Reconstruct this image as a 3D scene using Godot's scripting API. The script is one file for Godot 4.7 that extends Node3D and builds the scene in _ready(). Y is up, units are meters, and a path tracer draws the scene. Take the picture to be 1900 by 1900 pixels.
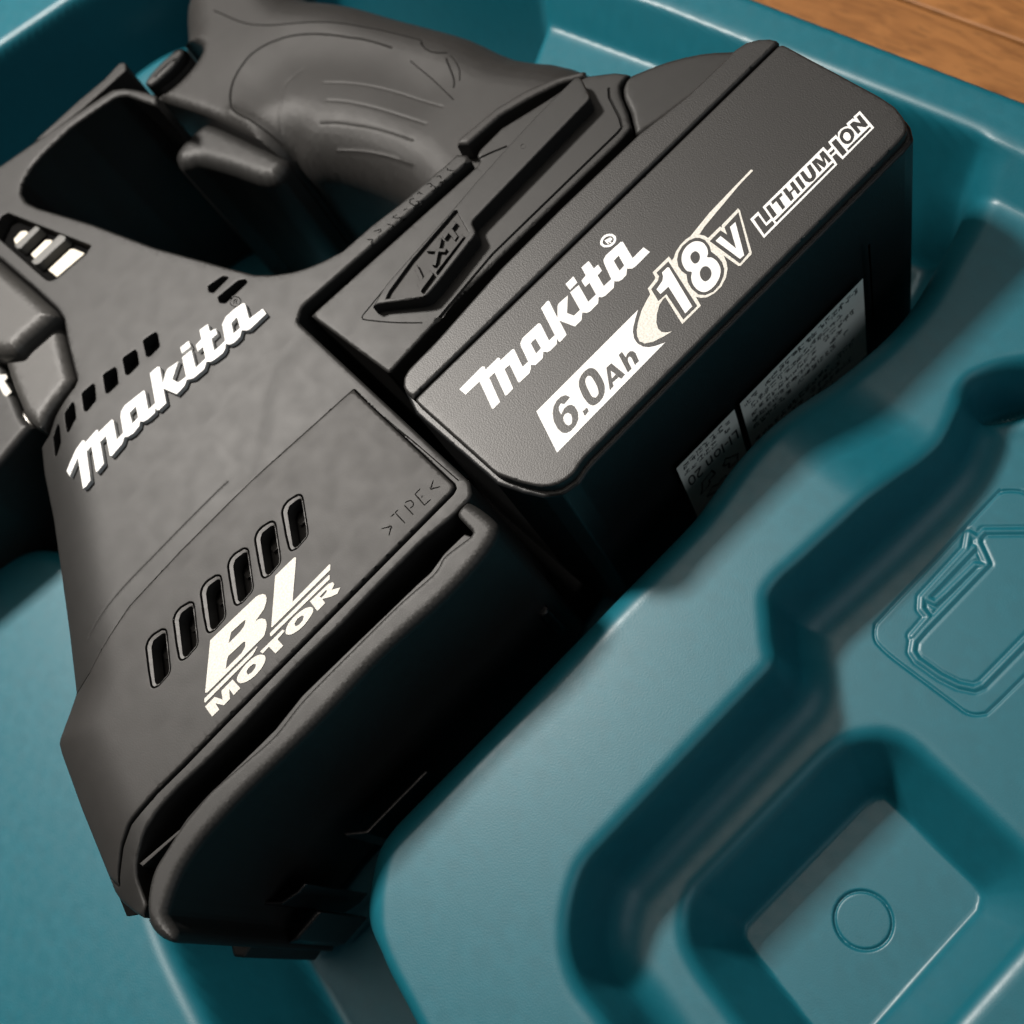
extends Node3D
# A black cordless rotary hammer lying on its side in its open teal carry case, seen close from above.
# Plan coordinates are millimetres: x along the battery, z across it, y up; the battery's face is y = 0.

const MM := 0.001
const JIT := 0.004
var mats := {}
var tray_outline: PackedVector2Array

func _ready() -> void:
	# ---- camera, surroundings, lamp, exposure
	var cam := Camera3D.new()
	cam.name = "camera"
	cam.transform = Transform3D(Basis(Vector3(0.702295, -0.290521, 0.649907), Vector3(0.710004, 0.352189, -0.609801), Vector3(-0.051731, 0.889697, 0.453612)), Vector3(-0.01491, 0.21405, 0.14644))
	var lens := CameraAttributesPhysical.new()
	lens.frustum_focal_length = 27.89
	lens.frustum_focus_distance = 0.2484
	lens.frustum_near = 0.01
	lens.frustum_far = 20.0
	lens.exposure_aperture = 9.0
	cam.attributes = lens
	cam.fov = 46.57
	cam.near = 0.01
	cam.far = 20.0
	add_child(cam)
	cam.current = true
	var env := Environment.new()
	env.background_mode = Environment.BG_COLOR
	env.background_color = Color(0.06, 0.06, 0.06)
	env.tonemap_mode = Environment.TONE_MAPPER_LINEAR
	env.tonemap_exposure = 1.0
	env.sdfgi_enabled = true
	env.ssao_enabled = true
	env.ssil_enabled = true
	var we := WorldEnvironment.new()
	we.name = "surroundings"
	we.environment = env
	add_child(we)
	var lamp := AreaLight3D.new()
	lamp.name = "ceiling_lamp"
	lamp.area_size = Vector2(0.08, 0.08)
	lamp.light_energy = 0.88
	lamp.light_color = Color(1.0, 0.975, 0.945)
	lamp.shadow_enabled = true
	lamp.area_range = 6.0
	lamp.area_attenuation = 2.0
	var from := Vector3(-0.05, 0.56, -0.385)
	add_child(lamp)
	lamp.look_at_from_position(from, Vector3.ZERO, Vector3.RIGHT)
	var glow := AreaLight3D.new()
	glow.name = "lit_ceiling"
	glow.area_size = Vector2(1.7, 1.7)
	glow.light_energy = 1.6
	glow.light_color = Color(1.0, 0.96, 0.91)
	glow.shadow_enabled = true
	glow.area_range = 8.0
	glow.area_attenuation = 2.0
	add_child(glow)
	glow.look_at_from_position(Vector3(0.1, 2.2, -0.55), Vector3(0.0, 0.0, 0.0), Vector3.RIGHT)
	var side := AreaLight3D.new()
	side.name = "room_window"
	side.area_size = Vector2(1.3, 1.0)
	side.light_energy = 0.5
	side.light_color = Color(0.93, 0.97, 1.0)
	side.shadow_enabled = true
	side.area_range = 8.0
	side.area_attenuation = 2.0
	add_child(side)
	side.look_at_from_position(Vector3(0.5, 1.1, 1.7), Vector3.ZERO, Vector3.UP)
	make_materials()
	wood_floor()
	carry_case()
	rotary_hammer()

# ------------------------------------------------------------------ materials
func noise_tex(size: int, freq: float, as_normal: bool, strength: float, sd: int, ramp: Gradient = null, oct := 3) -> NoiseTexture2D:
	var n := FastNoiseLite.new()
	n.noise_type = FastNoiseLite.TYPE_SIMPLEX_SMOOTH
	n.seed = sd
	n.frequency = freq
	n.fractal_octaves = oct
	var t := NoiseTexture2D.new()
	t.width = size
	t.height = size
	t.seamless = true
	t.noise = n
	t.as_normal_map = as_normal
	t.bump_strength = strength
	if ramp:
		t.color_ramp = ramp
	return t

func ramp2(a: float, b: float) -> Gradient:
	var g := Gradient.new()
	g.set_color(0, Color(a, a, a))
	g.set_color(1, Color(b, b, b))
	return g

func mat(called: String, lin: Color, rough: float, grain: NoiseTexture2D = null, tile := 40.0, nscale := 0.5, spec := 0.5) -> StandardMaterial3D:
	var m := StandardMaterial3D.new()
	m.resource_name = called
	m.albedo_color = lin.linear_to_srgb()
	m.roughness = rough
	m.metallic_specular = spec
	m.uv1_triplanar = true
	m.uv1_scale = Vector3.ONE * tile
	if grain:
		m.normal_enabled = true
		m.normal_texture = grain
		m.normal_scale = nscale
	mats[called] = m
	return m

func make_materials() -> void:
	var fine := noise_tex(512, 0.09, true, 4.0, 11)
	var coarse := noise_tex(512, 0.045, true, 5.0, 12)
	var smudge := noise_tex(512, 0.006, false, 1.0, 13, ramp2(0.92, 1.0), 2)
	var worn := scuffs(31, 150, 0.80)
	var rubbed := scuffs(32, 260, 0.86)
	var m := mat("housing", Color(0.025, 0.0245, 0.0235), 0.56, fine, 40.0, 0.04, 0.44)
	m.roughness_texture = smudge
	m.albedo_texture = worn
	m = mat("grey_housing", Color(0.052, 0.050, 0.047), 0.52, fine, 40.0, 0.07)
	m.albedo_texture = worn
	m = mat("rubber", Color(0.030, 0.0285, 0.027), 0.60, fine, 40.0, 0.05, 0.44)
	m.roughness_texture = smudge
	m.albedo_texture = worn
	m = mat("grained", Color(0.018, 0.0175, 0.017), 0.48, fine, 44.0, 0.15)
	m = mat("gloss_black", Color(0.010, 0.010, 0.011), 0.32, fine, 30.0, 0.10)
	m = mat("battery_side", Color(0.008, 0.009, 0.010), 0.46, fine, 30.0, 0.12)
	m.albedo_texture = rubbed
	mat("cavity", Color(0.004, 0.004, 0.004), 0.9).metallic_specular = 0.15
	m = mat("teal", Color(0.006, 0.132, 0.178), 0.46, fine, 44.0, 0.06)
	m.roughness_texture = noise_tex(512, 0.012, false, 1.0, 17, ramp2(0.84, 1.0), 4)
	m.albedo_texture = rubbed
	m.uv1_scale = Vector3.ONE * 38.0
	mat("white_print", Color(0.72, 0.72, 0.71), 0.55, fine, 40.0, 0.1)
	m = mat("cream_print", Color(0.74, 0.72, 0.66), 0.6, fine, 40.0, 0.15)
	m.albedo_texture = noise_tex(512, 0.08, false, 1.0, 19, ramp2(0.80, 1.0), 3)
	mat("black_print", Color(0.018, 0.0175, 0.017), 0.48, fine, 44.0, 0.15)
	mat("label_ink", Color(0.02, 0.02, 0.02), 0.6)
	mat("grey_plastic", Color(0.10, 0.10, 0.095), 0.5, fine, 30.0, 0.2)
	mat("ivory_plastic", Color(0.72, 0.66, 0.55), 0.5, fine, 30.0, 0.2)
	mat("metal", Color(0.5, 0.48, 0.45), 0.35).metallic = 1.0

# A pale sheet with faint stains, hairline scratches and specks of dust, to multiply a colour with.
func scuffs(sd: int, count: int, low: float) -> ImageTexture:
	var rng := RandomNumberGenerator.new()
	rng.seed = sd
	var n := FastNoiseLite.new()
	n.seed = sd
	n.frequency = 0.006
	n.fractal_octaves = 4
	var img := Image.create(768, 768, false, Image.FORMAT_RGB8)
	for y in 768:
		for x in 768:
			var u := n.get_noise_2d(x, y)
			var w := minf(minf(x, 767 - x), minf(y, 767 - y)) / 90.0
			var c := lerpf(low, low + 0.04, clampf(u + 0.5, 0.0, 1.0)) if w >= 1.0 else lerpf(low + 0.02, lerpf(low, low + 0.04, clampf(u + 0.5, 0.0, 1.0)), w)
			img.set_pixel(x, y, Color(c, c, c))
	for k in count:
		var p := Vector2(rng.randf_range(30, 738), rng.randf_range(30, 738))
		var d := Vector2.RIGHT.rotated(rng.randf_range(0.0, TAU))
		var bend := rng.randf_range(-0.02, 0.02)
		var c := minf(1.0, low + rng.randf_range(0.03, 0.14))
		for i in rng.randi_range(6, 42):
			p += d
			d = d.rotated(bend)
			if p.x > 1 and p.y > 1 and p.x < 766 and p.y < 766:
				img.set_pixel(int(p.x), int(p.y), Color(c, c, c))
	for k in count:
		var c := minf(1.0, low + rng.randf_range(0.08, 0.2))
		img.set_pixel(rng.randi_range(2, 765), rng.randi_range(2, 765), Color(c, c, c))
	img.generate_mipmaps()
	return ImageTexture.create_from_image(img)

# ------------------------------------------------------------------ nodes
func pts(s: String) -> PackedVector2Array:
	var r := PackedVector2Array()
	for tok in s.split(" ", false):
		var c := tok.split(",")
		r.append(Vector2(c[0].to_float(), c[1].to_float()))
	return r

func part(called: String, mesh: Mesh, m: String, parent: Node3D, label := "") -> MeshInstance3D:
	var o := MeshInstance3D.new()
	o.name = called
	o.mesh = mesh
	o.material_override = mats[m]
	if label:
		o.set_meta("label", label)
	parent.add_child(o, true)
	return o

func thing(called: String, label: String, category: String) -> Node3D:
	var o := Node3D.new()
	o.name = called
	o.set_meta("label", label)
	o.set_meta("category", category)
	add_child(o, true)
	return o

# ------------------------------------------------------------------ polygons
func ccw(p: PackedVector2Array) -> PackedVector2Array:
	if Geometry2D.is_polygon_clockwise(p):
		p = p.duplicate()
		p.reverse()
	return p

func dense(p: PackedVector2Array, step: float) -> PackedVector2Array:
	var r := PackedVector2Array()
	for i in p.size():
		var a := p[i]
		var b := p[(i + 1) % p.size()]
		var n := maxi(1, int(ceil(a.distance_to(b) / step)))
		for k in n:
			r.append(a.lerp(b, float(k) / n))
	return r

func dense_line(p: PackedVector2Array, step: float) -> PackedVector2Array:
	var r := PackedVector2Array()
	for i in p.size() - 1:
		var n := maxi(1, int(ceil(p[i].distance_to(p[i + 1]) / step)))
		for k in n:
			r.append(p[i].lerp(p[i + 1], float(k) / n))
	r.append(p[p.size() - 1])
	return r

func fillet(p: PackedVector2Array, rad: float) -> PackedVector2Array:
	var r := PackedVector2Array()
	var n := p.size()
	for i in n:
		var a := p[(i + n - 1) % n]
		var b := p[i]
		var c := p[(i + 1) % n]
		var t := minf(rad, minf(a.distance_to(b), b.distance_to(c)) * 0.48)
		var s := b.move_toward(a, t)
		var e := b.move_toward(c, t)
		for k in 5:
			var u := k / 4.0
			r.append(s.lerp(b, u).lerp(b.lerp(e, u), u))
	return r

func smooth(p: PackedVector2Array, n := 4, closed := true) -> PackedVector2Array:
	var r := PackedVector2Array()
	var c := p.size()
	for i in (c if closed else c - 1):
		var a := p[(i + c - 1) % c] if closed else p[maxi(i - 1, 0)]
		var d := p[(i + 2) % c] if closed else p[mini(i + 2, c - 1)]
		for k in n:
			r.append(p[i].cubic_interpolate(p[(i + 1) % c], a, d, float(k) / n))
	if not closed:
		r.append(p[c - 1])
	return r

func grow(p: PackedVector2Array, by: float) -> PackedVector2Array:
	var best := PackedVector2Array()
	for q in Geometry2D.offset_polygon(p, by, Geometry2D.JOIN_ROUND):
		if q.size() > best.size():
			best = q
	return best

func moved(p: PackedVector2Array, by: Vector2) -> PackedVector2Array:
	var r := PackedVector2Array()
	for q in p:
		r.append(q + by)
	return r

func near(p: Vector2, poly: PackedVector2Array, closed := true) -> float:
	var best := 1e9
	var n := poly.size()
	for i in (n if closed else n - 1):
		var q := Geometry2D.get_closest_point_to_segment(p, poly[i], poly[(i + 1) % n])
		best = minf(best, p.distance_squared_to(q))
	return sqrt(best)

func box_of(p: PackedVector2Array) -> Rect2:
	var b := Rect2(p[0], Vector2.ZERO)
	for q in p:
		b = b.expand(q)
	return b

# ------------------------------------------------------------------ meshes
# Corner normals average the faces round a vertex that lie within the crease angle.
func bake(v: PackedVector3Array, t: PackedInt32Array, crease := 42.0) -> ArrayMesh:
	var nf := t.size() / 3
	var fn := PackedVector3Array()
	fn.resize(nf)
	var around := []
	around.resize(v.size())
	for f in nf:
		var n := (v[t[f * 3 + 1]] - v[t[f * 3]]).cross(v[t[f * 3 + 2]] - v[t[f * 3]])
		fn[f] = n
		for k in 3:
			var i := t[f * 3 + k]
			if around[i] == null:
				around[i] = PackedInt32Array()
			around[i].append(f)
	var lim := cos(deg_to_rad(crease))
	var pos := PackedVector3Array()
	var nor := PackedVector3Array()
	for f in nf:
		if fn[f].length_squared() < 1e-14:
			continue
		var me := fn[f].normalized()
		for k in [0, 2, 1]:
			var i := t[f * 3 + k]
			var n := Vector3.ZERO
			for g in around[i]:
				if fn[g].length_squared() > 1e-14 and fn[g].normalized().dot(me) > lim:
					n += fn[g]
			pos.append(v[i] * MM)
			nor.append(n.normalized())
	var arr := []
	arr.resize(Mesh.ARRAY_MAX)
	arr[Mesh.ARRAY_VERTEX] = pos
	arr[Mesh.ARRAY_NORMAL] = nor
	var mesh := ArrayMesh.new()
	mesh.add_surface_from_arrays(Mesh.PRIMITIVE_TRIANGLES, arr)
	return mesh

# A moulded slab: an outline in plan, a top that may slope or dome, a rounded edge, holes, V grooves.
# o: top (float or function of a plan point), bottom, r, ky, step, es, holes, hb, hr, grooves [[line, width, depth]], flare
func shell(outline: PackedVector2Array, o := {}) -> ArrayMesh:
	outline = ccw(outline)
	var top = o.get("top", 0.0)
	var r: float = o.get("r", 1.0)
	var ky: float = o.get("ky", 1.0)
	var step: float = o.get("step", 3.0)
	var es: float = o.get("es", 1.2)
	var hr: float = o.get("hr", 0.0)
	var holes: Array = o.get("holes", [])
	var grooves: Array = o.get("grooves", [])
	var hb: float = o.get("hb", 2.0)
	var bottom: float = o.get("bottom", -20.0)
	var flare: float = o.get("flare", 0.0)
	var rim := dense(outline, es)
	var hrims := []
	var hboxes := []
	for h in holes:
		hrims.append(dense(ccw(h), minf(es, 0.6)))
		hboxes.append(box_of(h).grow(maxf(hr, 0.3) + 0.3))
	var p := PackedVector2Array()
	var low := PackedFloat32Array()
	var taken := {}
	var put := func(q: Vector2, d: float) -> int:
		var key := Vector2i((q * 16.0).round())
		if taken.has(key):
			return taken[key]
		taken[key] = p.size()
		p.append(q)
		low.append(d)
		return p.size() - 1
	var curve := func(d: float, rr: float) -> float:
		return 0.0 if d >= rr or rr <= 0.0 else rr - sqrt(maxf(0.0, rr * rr - (rr - d) * (rr - d)))
	var loop := PackedInt32Array()
	var rim_depth := func(q: Vector2) -> float:
		if o.has("hard"):
			return maxf(curve.call(near(q, o.soft, false), r) * ky, curve.call(near(q, o.hard, false), o.get("hard_r", 0.8)))
		return curve.call(near(q, outline), r) * ky
	for q in rim:
		loop.append(put.call(q, rim_depth.call(q)))
	var hloops := []
	for h in hrims:
		var l := PackedInt32Array()
		for q in h:
			l.append(put.call(q, curve.call(0.0, hr)))
		hloops.append(l)
	# grooves first, so that other points keep clear of them
	var gb := []
	for g in grooves:
		var line := dense_line(g[0], 0.5)
		gb.append([box_of(line).grow(g[1]), line, g[1]])
		for i in line.size():
			var d := (line[mini(i + 1, line.size() - 1)] - line[maxi(i - 1, 0)]).normalized().orthogonal()
			var ddeep: float = rim_depth.call(line[i])
			put.call(line[i], ddeep + (0.0 if i == 0 or i == line.size() - 1 else g[2]))
			for s in [-0.5, 0.5, -1.6, 1.6]:
				var q: Vector2 = line[i] + d * g[1] * s
				if absf(s) > 1.0 and (i % 2 == 1 or near(q, outline) < 0.4 or not Geometry2D.is_point_in_polygon(q, outline)):
					continue
				put.call(q, rim_depth.call(q))
	var ok := func(q: Vector2) -> bool:
		for g in gb:
			if g[0].has_point(q) and near(q, g[1], false) < g[2] * 0.75:
				return false
		for i in holes.size():
			if hboxes[i].has_point(q):
				if Geometry2D.is_point_in_polygon(q, holes[i]) or near(q, holes[i]) < maxf(hr * 0.15, 0.12):
					return false
		return Geometry2D.is_point_in_polygon(q, outline)
	var depth_at := func(q: Vector2, d: float) -> float:
		var e: float = rim_depth.call(q) if o.has("hard") else curve.call(d, r) * ky
		if hr > 0.0:
			for i in holes.size():
				if hboxes[i].has_point(q):
					e = maxf(e, curve.call(near(q, holes[i]), hr))
		return e
	if r > 0.0:
		var rings := 5 if r > 1.2 else 3
		if r > 6.0:
			rings = 9
		for k in range(1, rings + 1):
			var inset := r * (1.0 - cos(PI / 2.0 * k / rings))
			for i in rim.size():
				var d := (rim[(i + 1) % rim.size()] - rim[(i + rim.size() - 1) % rim.size()]).normalized().orthogonal()
				for s in [inset, -inset]:
					var q: Vector2 = rim[i] + d * s
					if ok.call(q):
						var nd := near(q, outline)
						if nd > inset * 0.7:
							put.call(q, depth_at.call(q, nd))
	if hr > 0.0:
		for h in hrims:
			for k in [1, 2, 3]:
				var inset: float = hr * (1.0 - cos(PI / 2.0 * k / 3.0))
				for i in h.size():
					var d: Vector2 = (h[(i + 1) % h.size()] - h[(i + h.size() - 1) % h.size()]).normalized().orthogonal()
					for s in [inset, -inset]:
						var q: Vector2 = h[i] + d * s
						if ok.call(q):
							put.call(q, depth_at.call(q, near(q, outline)))
	var b := box_of(outline)
	var gx := b.position.x
	var row := 0
	while gx < b.end.x:
		var gz := b.position.y + (step * 0.5 if row % 2 else 0.0)
		while gz < b.end.y:
			var q := Vector2(gx + 0.013 * (row % 7), gz + 0.017 * (row % 5))
			if ok.call(q):
				var nd := near(q, outline)
				if nd > minf(r, step) * 0.5:
					put.call(q, depth_at.call(q, nd))
			gz += step
		gx += step * 0.87
		row += 1
	var v := PackedVector3Array()
	for i in p.size():
		var y: float = top if top is float else top.call(p[i])
		v.append(Vector3(p[i].x, y - low[i], p[i].y))
	var t := PackedInt32Array()
	var tri := Geometry2D.triangulate_delaunay(shaken(p))
	for f in tri.size() / 3:
		var a := tri[f * 3]
		var bb := tri[f * 3 + 1]
		var c := tri[f * 3 + 2]
		var m := (p[a] + p[bb] + p[c]) / 3.0
		if not Geometry2D.is_point_in_polygon(m, outline):
			continue
		var inside := false
		for i in holes.size():
			if hboxes[i].has_point(m) and Geometry2D.is_point_in_polygon(m, holes[i]):
				inside = true
				break
		if inside:
			continue
		if (v[bb] - v[a]).cross(v[c] - v[a]).y < 0.0:
			t.append_array([a, c, bb])
		else:
			t.append_array([a, bb, c])
	skirt(v, t, loop, bottom, true, flare)
	for l in hloops:
		var deep := PackedFloat32Array()
		skirt(v, t, l, -1e9, false, hb)
	# underside
	var ut := Geometry2D.triangulate_polygon(outline)
	var base := v.size()
	for q in outline:
		v.append(Vector3(q.x, bottom, q.y))
	for f in ut.size() / 3:
		var a := base + ut[f * 3]
		var bb := base + ut[f * 3 + 1]
		var c := base + ut[f * 3 + 2]
		if (v[bb] - v[a]).cross(v[c] - v[a]).y > 0.0:
			t.append_array([a, c, bb])
		else:
			t.append_array([a, bb, c])
	return bake(v, t, o.get("crease", 42.0))

# The points a hair out of line, since the triangulation dislikes points in a row.
func shaken(p: PackedVector2Array) -> PackedVector2Array:
	var rng := RandomNumberGenerator.new()
	rng.seed = 3
	var r := PackedVector2Array()
	for q in p:
		r.append(q + Vector2(rng.randf_range(-1.0, 1.0), rng.randf_range(-1.0, 1.0)) * JIT)
	return r


# Walls that hang from a loop: down to a level (outer) or by an amount (holes).
func skirt(v: PackedVector3Array, t: PackedInt32Array, loop: PackedInt32Array, bottom: float, outer: bool, amount: float) -> void:
	var n := loop.size()
	var base := v.size()
	for i in n:
		var a := v[loop[i]]
		v.append(Vector3(a.x, bottom if bottom > -1e8 else a.y - amount, a.z))
	for i in n:
		var j := (i + 1) % n
		if loop[i] == loop[j]:
			continue
		var a := loop[i]
		var c := loop[j]
		var e := Vector2(v[c].x - v[a].x, v[c].z - v[a].z)
		var out := Vector3(e.y, 0.0, -e.x) if outer else Vector3(-e.y, 0.0, e.x)
		for f in [[a, c, base + j], [a, base + j, base + i]]:
			var nn := (v[f[1]] - v[f[0]]).cross(v[f[2]] - v[f[0]])
			if nn.dot(out) < 0.0:
				t.append_array([f[0], f[2], f[1]])
			else:
				t.append_array(f)

# A thin printed or raised plate with sharp edges.
func plate(outline: PackedVector2Array, y: float, thick: float, holes := [], es := 0.5) -> ArrayMesh:
	return shell(outline, {"top": y, "bottom": y - thick, "r": 0.0, "es": es, "step": 6.0, "holes": holes, "hb": thick})

# One mesh out of several.
func joined(list: Array) -> ArrayMesh:
	var st := SurfaceTool.new()
	for m in list:
		st.append_from(m, 0, Transform3D.IDENTITY)
	return st.commit()

func stroke(line: PackedVector2Array, width: float) -> PackedVector2Array:
	return Geometry2D.offset_polyline(line, width * 0.5, Geometry2D.JOIN_ROUND, Geometry2D.END_ROUND)[0]

func oval(c: Vector2, rx: float, rz: float, n := 28) -> PackedVector2Array:
	var r := PackedVector2Array()
	for k in n:
		r.append(c + Vector2(cos(TAU * k / n) * rx, sin(TAU * k / n) * rz))
	return r

# A level rectangle or box given by its corners in millimetres.
func block(lo: Vector3, hi: Vector3) -> ArrayMesh:
	var q := PackedVector2Array([Vector2(lo.x, lo.z), Vector2(hi.x, lo.z), Vector2(hi.x, hi.z), Vector2(lo.x, hi.z)])
	return shell(q, {"top": hi.y, "bottom": lo.y, "r": 0.3, "es": 4.0, "step": 20.0})

# ------------------------------------------------------------------ setting
func wood_floor() -> void:
	var o := Node3D.new()
	o.name = "wood_floor"
	o.set_meta("kind", "structure")
	add_child(o)
	var tex := []
	for k in 3:
		var img := Image.create(256, 1024, false, Image.FORMAT_RGB8)
		var n := FastNoiseLite.new()
		n.seed = 40 + k
		n.frequency = 1.0
		n.fractal_octaves = 4
		for y in 1024:
			for x in 256:
				var wob := n.get_noise_2d(x * 0.012, y * 0.0035) * 1.4
				var g := n.get_noise_2d(x * 0.16 + wob * 3.0, y * 0.008) * 0.6 + n.get_noise_2d(x * 0.04 + wob * 2.0 + 50.0, y * 0.004) * 0.7
				var pore := n.get_noise_2d(x * 0.55 + 90.0, y * 0.022)
				var u := clampf(0.5 + g * 0.75, 0.0, 1.0)
				var c := Color(0.46, 0.30, 0.165).lerp(Color(0.62, 0.425, 0.245), u)
				if pore > 0.28:
					c = c.darkened(minf((pore - 0.28) * 0.9, 0.16))
				img.set_pixel(x, y, c)
		img.generate_mipmaps()
		tex.append(ImageTexture.create_from_image(img))
	for k in 3:
		var m := StandardMaterial3D.new()
		m.resource_name = "wood"
		m.albedo_texture = tex[k]
		m.roughness = 0.36
		m.normal_enabled = false
		mats["wood%d" % k] = m
	var along := Vector2(4.906, 36.872).normalized()
	var across := Vector2(along.y, -along.x)
	var seam := Vector2(200.0, -34.24)
	var wide := 92.0
	for row in range(-6, 5):
		for piece in range(-1, 2):
			var q := PackedVector2Array()
			var l0 := piece * 900.0 - 450.0 + (row * 337 % 900) * 0.5
			for c in [[0.25, l0 + 0.25], [wide - 0.25, l0 + 0.25], [wide - 0.25, l0 + 899.75], [0.25, l0 + 899.75]]:
				q.append(seam + across * (row * wide + c[0]) + along * c[1])
			plank(q, along, across, row, piece, o)

func plank(q: PackedVector2Array, along: Vector2, across: Vector2, row: int, piece: int, parent: Node3D) -> void:
	var st := SurfaceTool.new()
	st.begin(Mesh.PRIMITIVE_TRIANGLES)
	var c := (q[0] + q[1] + q[2] + q[3]) / 4.0
	var ring := func(inset: float, y: float) -> Array:
		var r := []
		for p in q:
			var d := p - c
			var a := d.dot(across)
			var b := d.dot(along)
			var e := c + across * (a - signf(a) * inset) + along * (b - signf(b) * inset)
			r.append(Vector3(e.x, y, e.y))
		return r
	var levels := [ring.call(0.0, -104.0), ring.call(0.0, -90.6), ring.call(0.25, -90.15), ring.call(0.8, -90.0)]
	var uv := func(p: Vector3) -> Vector2:
		var d := Vector2(p.x, p.z) - q[0]
		return Vector2(d.dot(across) / 92.0 * 0.9 + row * 0.37, d.dot(along) / 420.0 + row * 0.23 + piece * 0.41)
	var quad := func(a: Vector3, b: Vector3, d: Vector3, e: Vector3, want: Vector3) -> void:
		var n := (b - a).cross(d - a).normalized()
		var l := [a, b, d, a, d, e]
		if n.dot(want) > 0.0:
			l = [a, d, b, a, e, d]
		else:
			n = -n
		for p in l:
			st.set_normal(n)
			st.set_uv(uv.call(p))
			st.add_vertex(p * MM)
	for k in 3:
		for i in 4:
			var j := (i + 1) % 4
			var m: Vector3 = (levels[k][i] + levels[k][j]) * 0.5 - Vector3(c.x, -100.0, c.y)
			quad.call(levels[k][i], levels[k][j], levels[k + 1][j], levels[k + 1][i], m)
	quad.call(levels[3][0], levels[3][1], levels[3][2], levels[3][3], Vector3.UP)
	st.generate_tangents()
	part("plank", st.commit(), "wood%d" % posmod(row * 2 + piece, 3), parent)

# ------------------------------------------------------------------ the case
# A drop with a rounded top edge, a steep drafted wall and a rounded foot; 0 at the edge, 1 at the foot.
func fall(d: float, rad: float, foot: float, drop: float, slope: float) -> float:
	if d <= 0.0:
		return 0.0
	var lean := atan(slope)
	var up := 1.0 - cos(lean)
	var scale := minf(1.0, drop / (up * (rad + foot)))
	rad *= scale
	foot *= scale
	var wall := drop - up * (rad + foot)
	var w := sin(lean) * (rad + foot) + wall / slope
	if d >= w:
		return 1.0
	if d < sin(lean) * rad:
		return (rad - sqrt(rad * rad - d * d)) / drop
	if d > w - sin(lean) * foot:
		var e := w - d
		return 1.0 - (foot - sqrt(foot * foot - e * e)) / drop
	return (up * rad + (d - sin(lean) * rad) * slope) / drop

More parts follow.
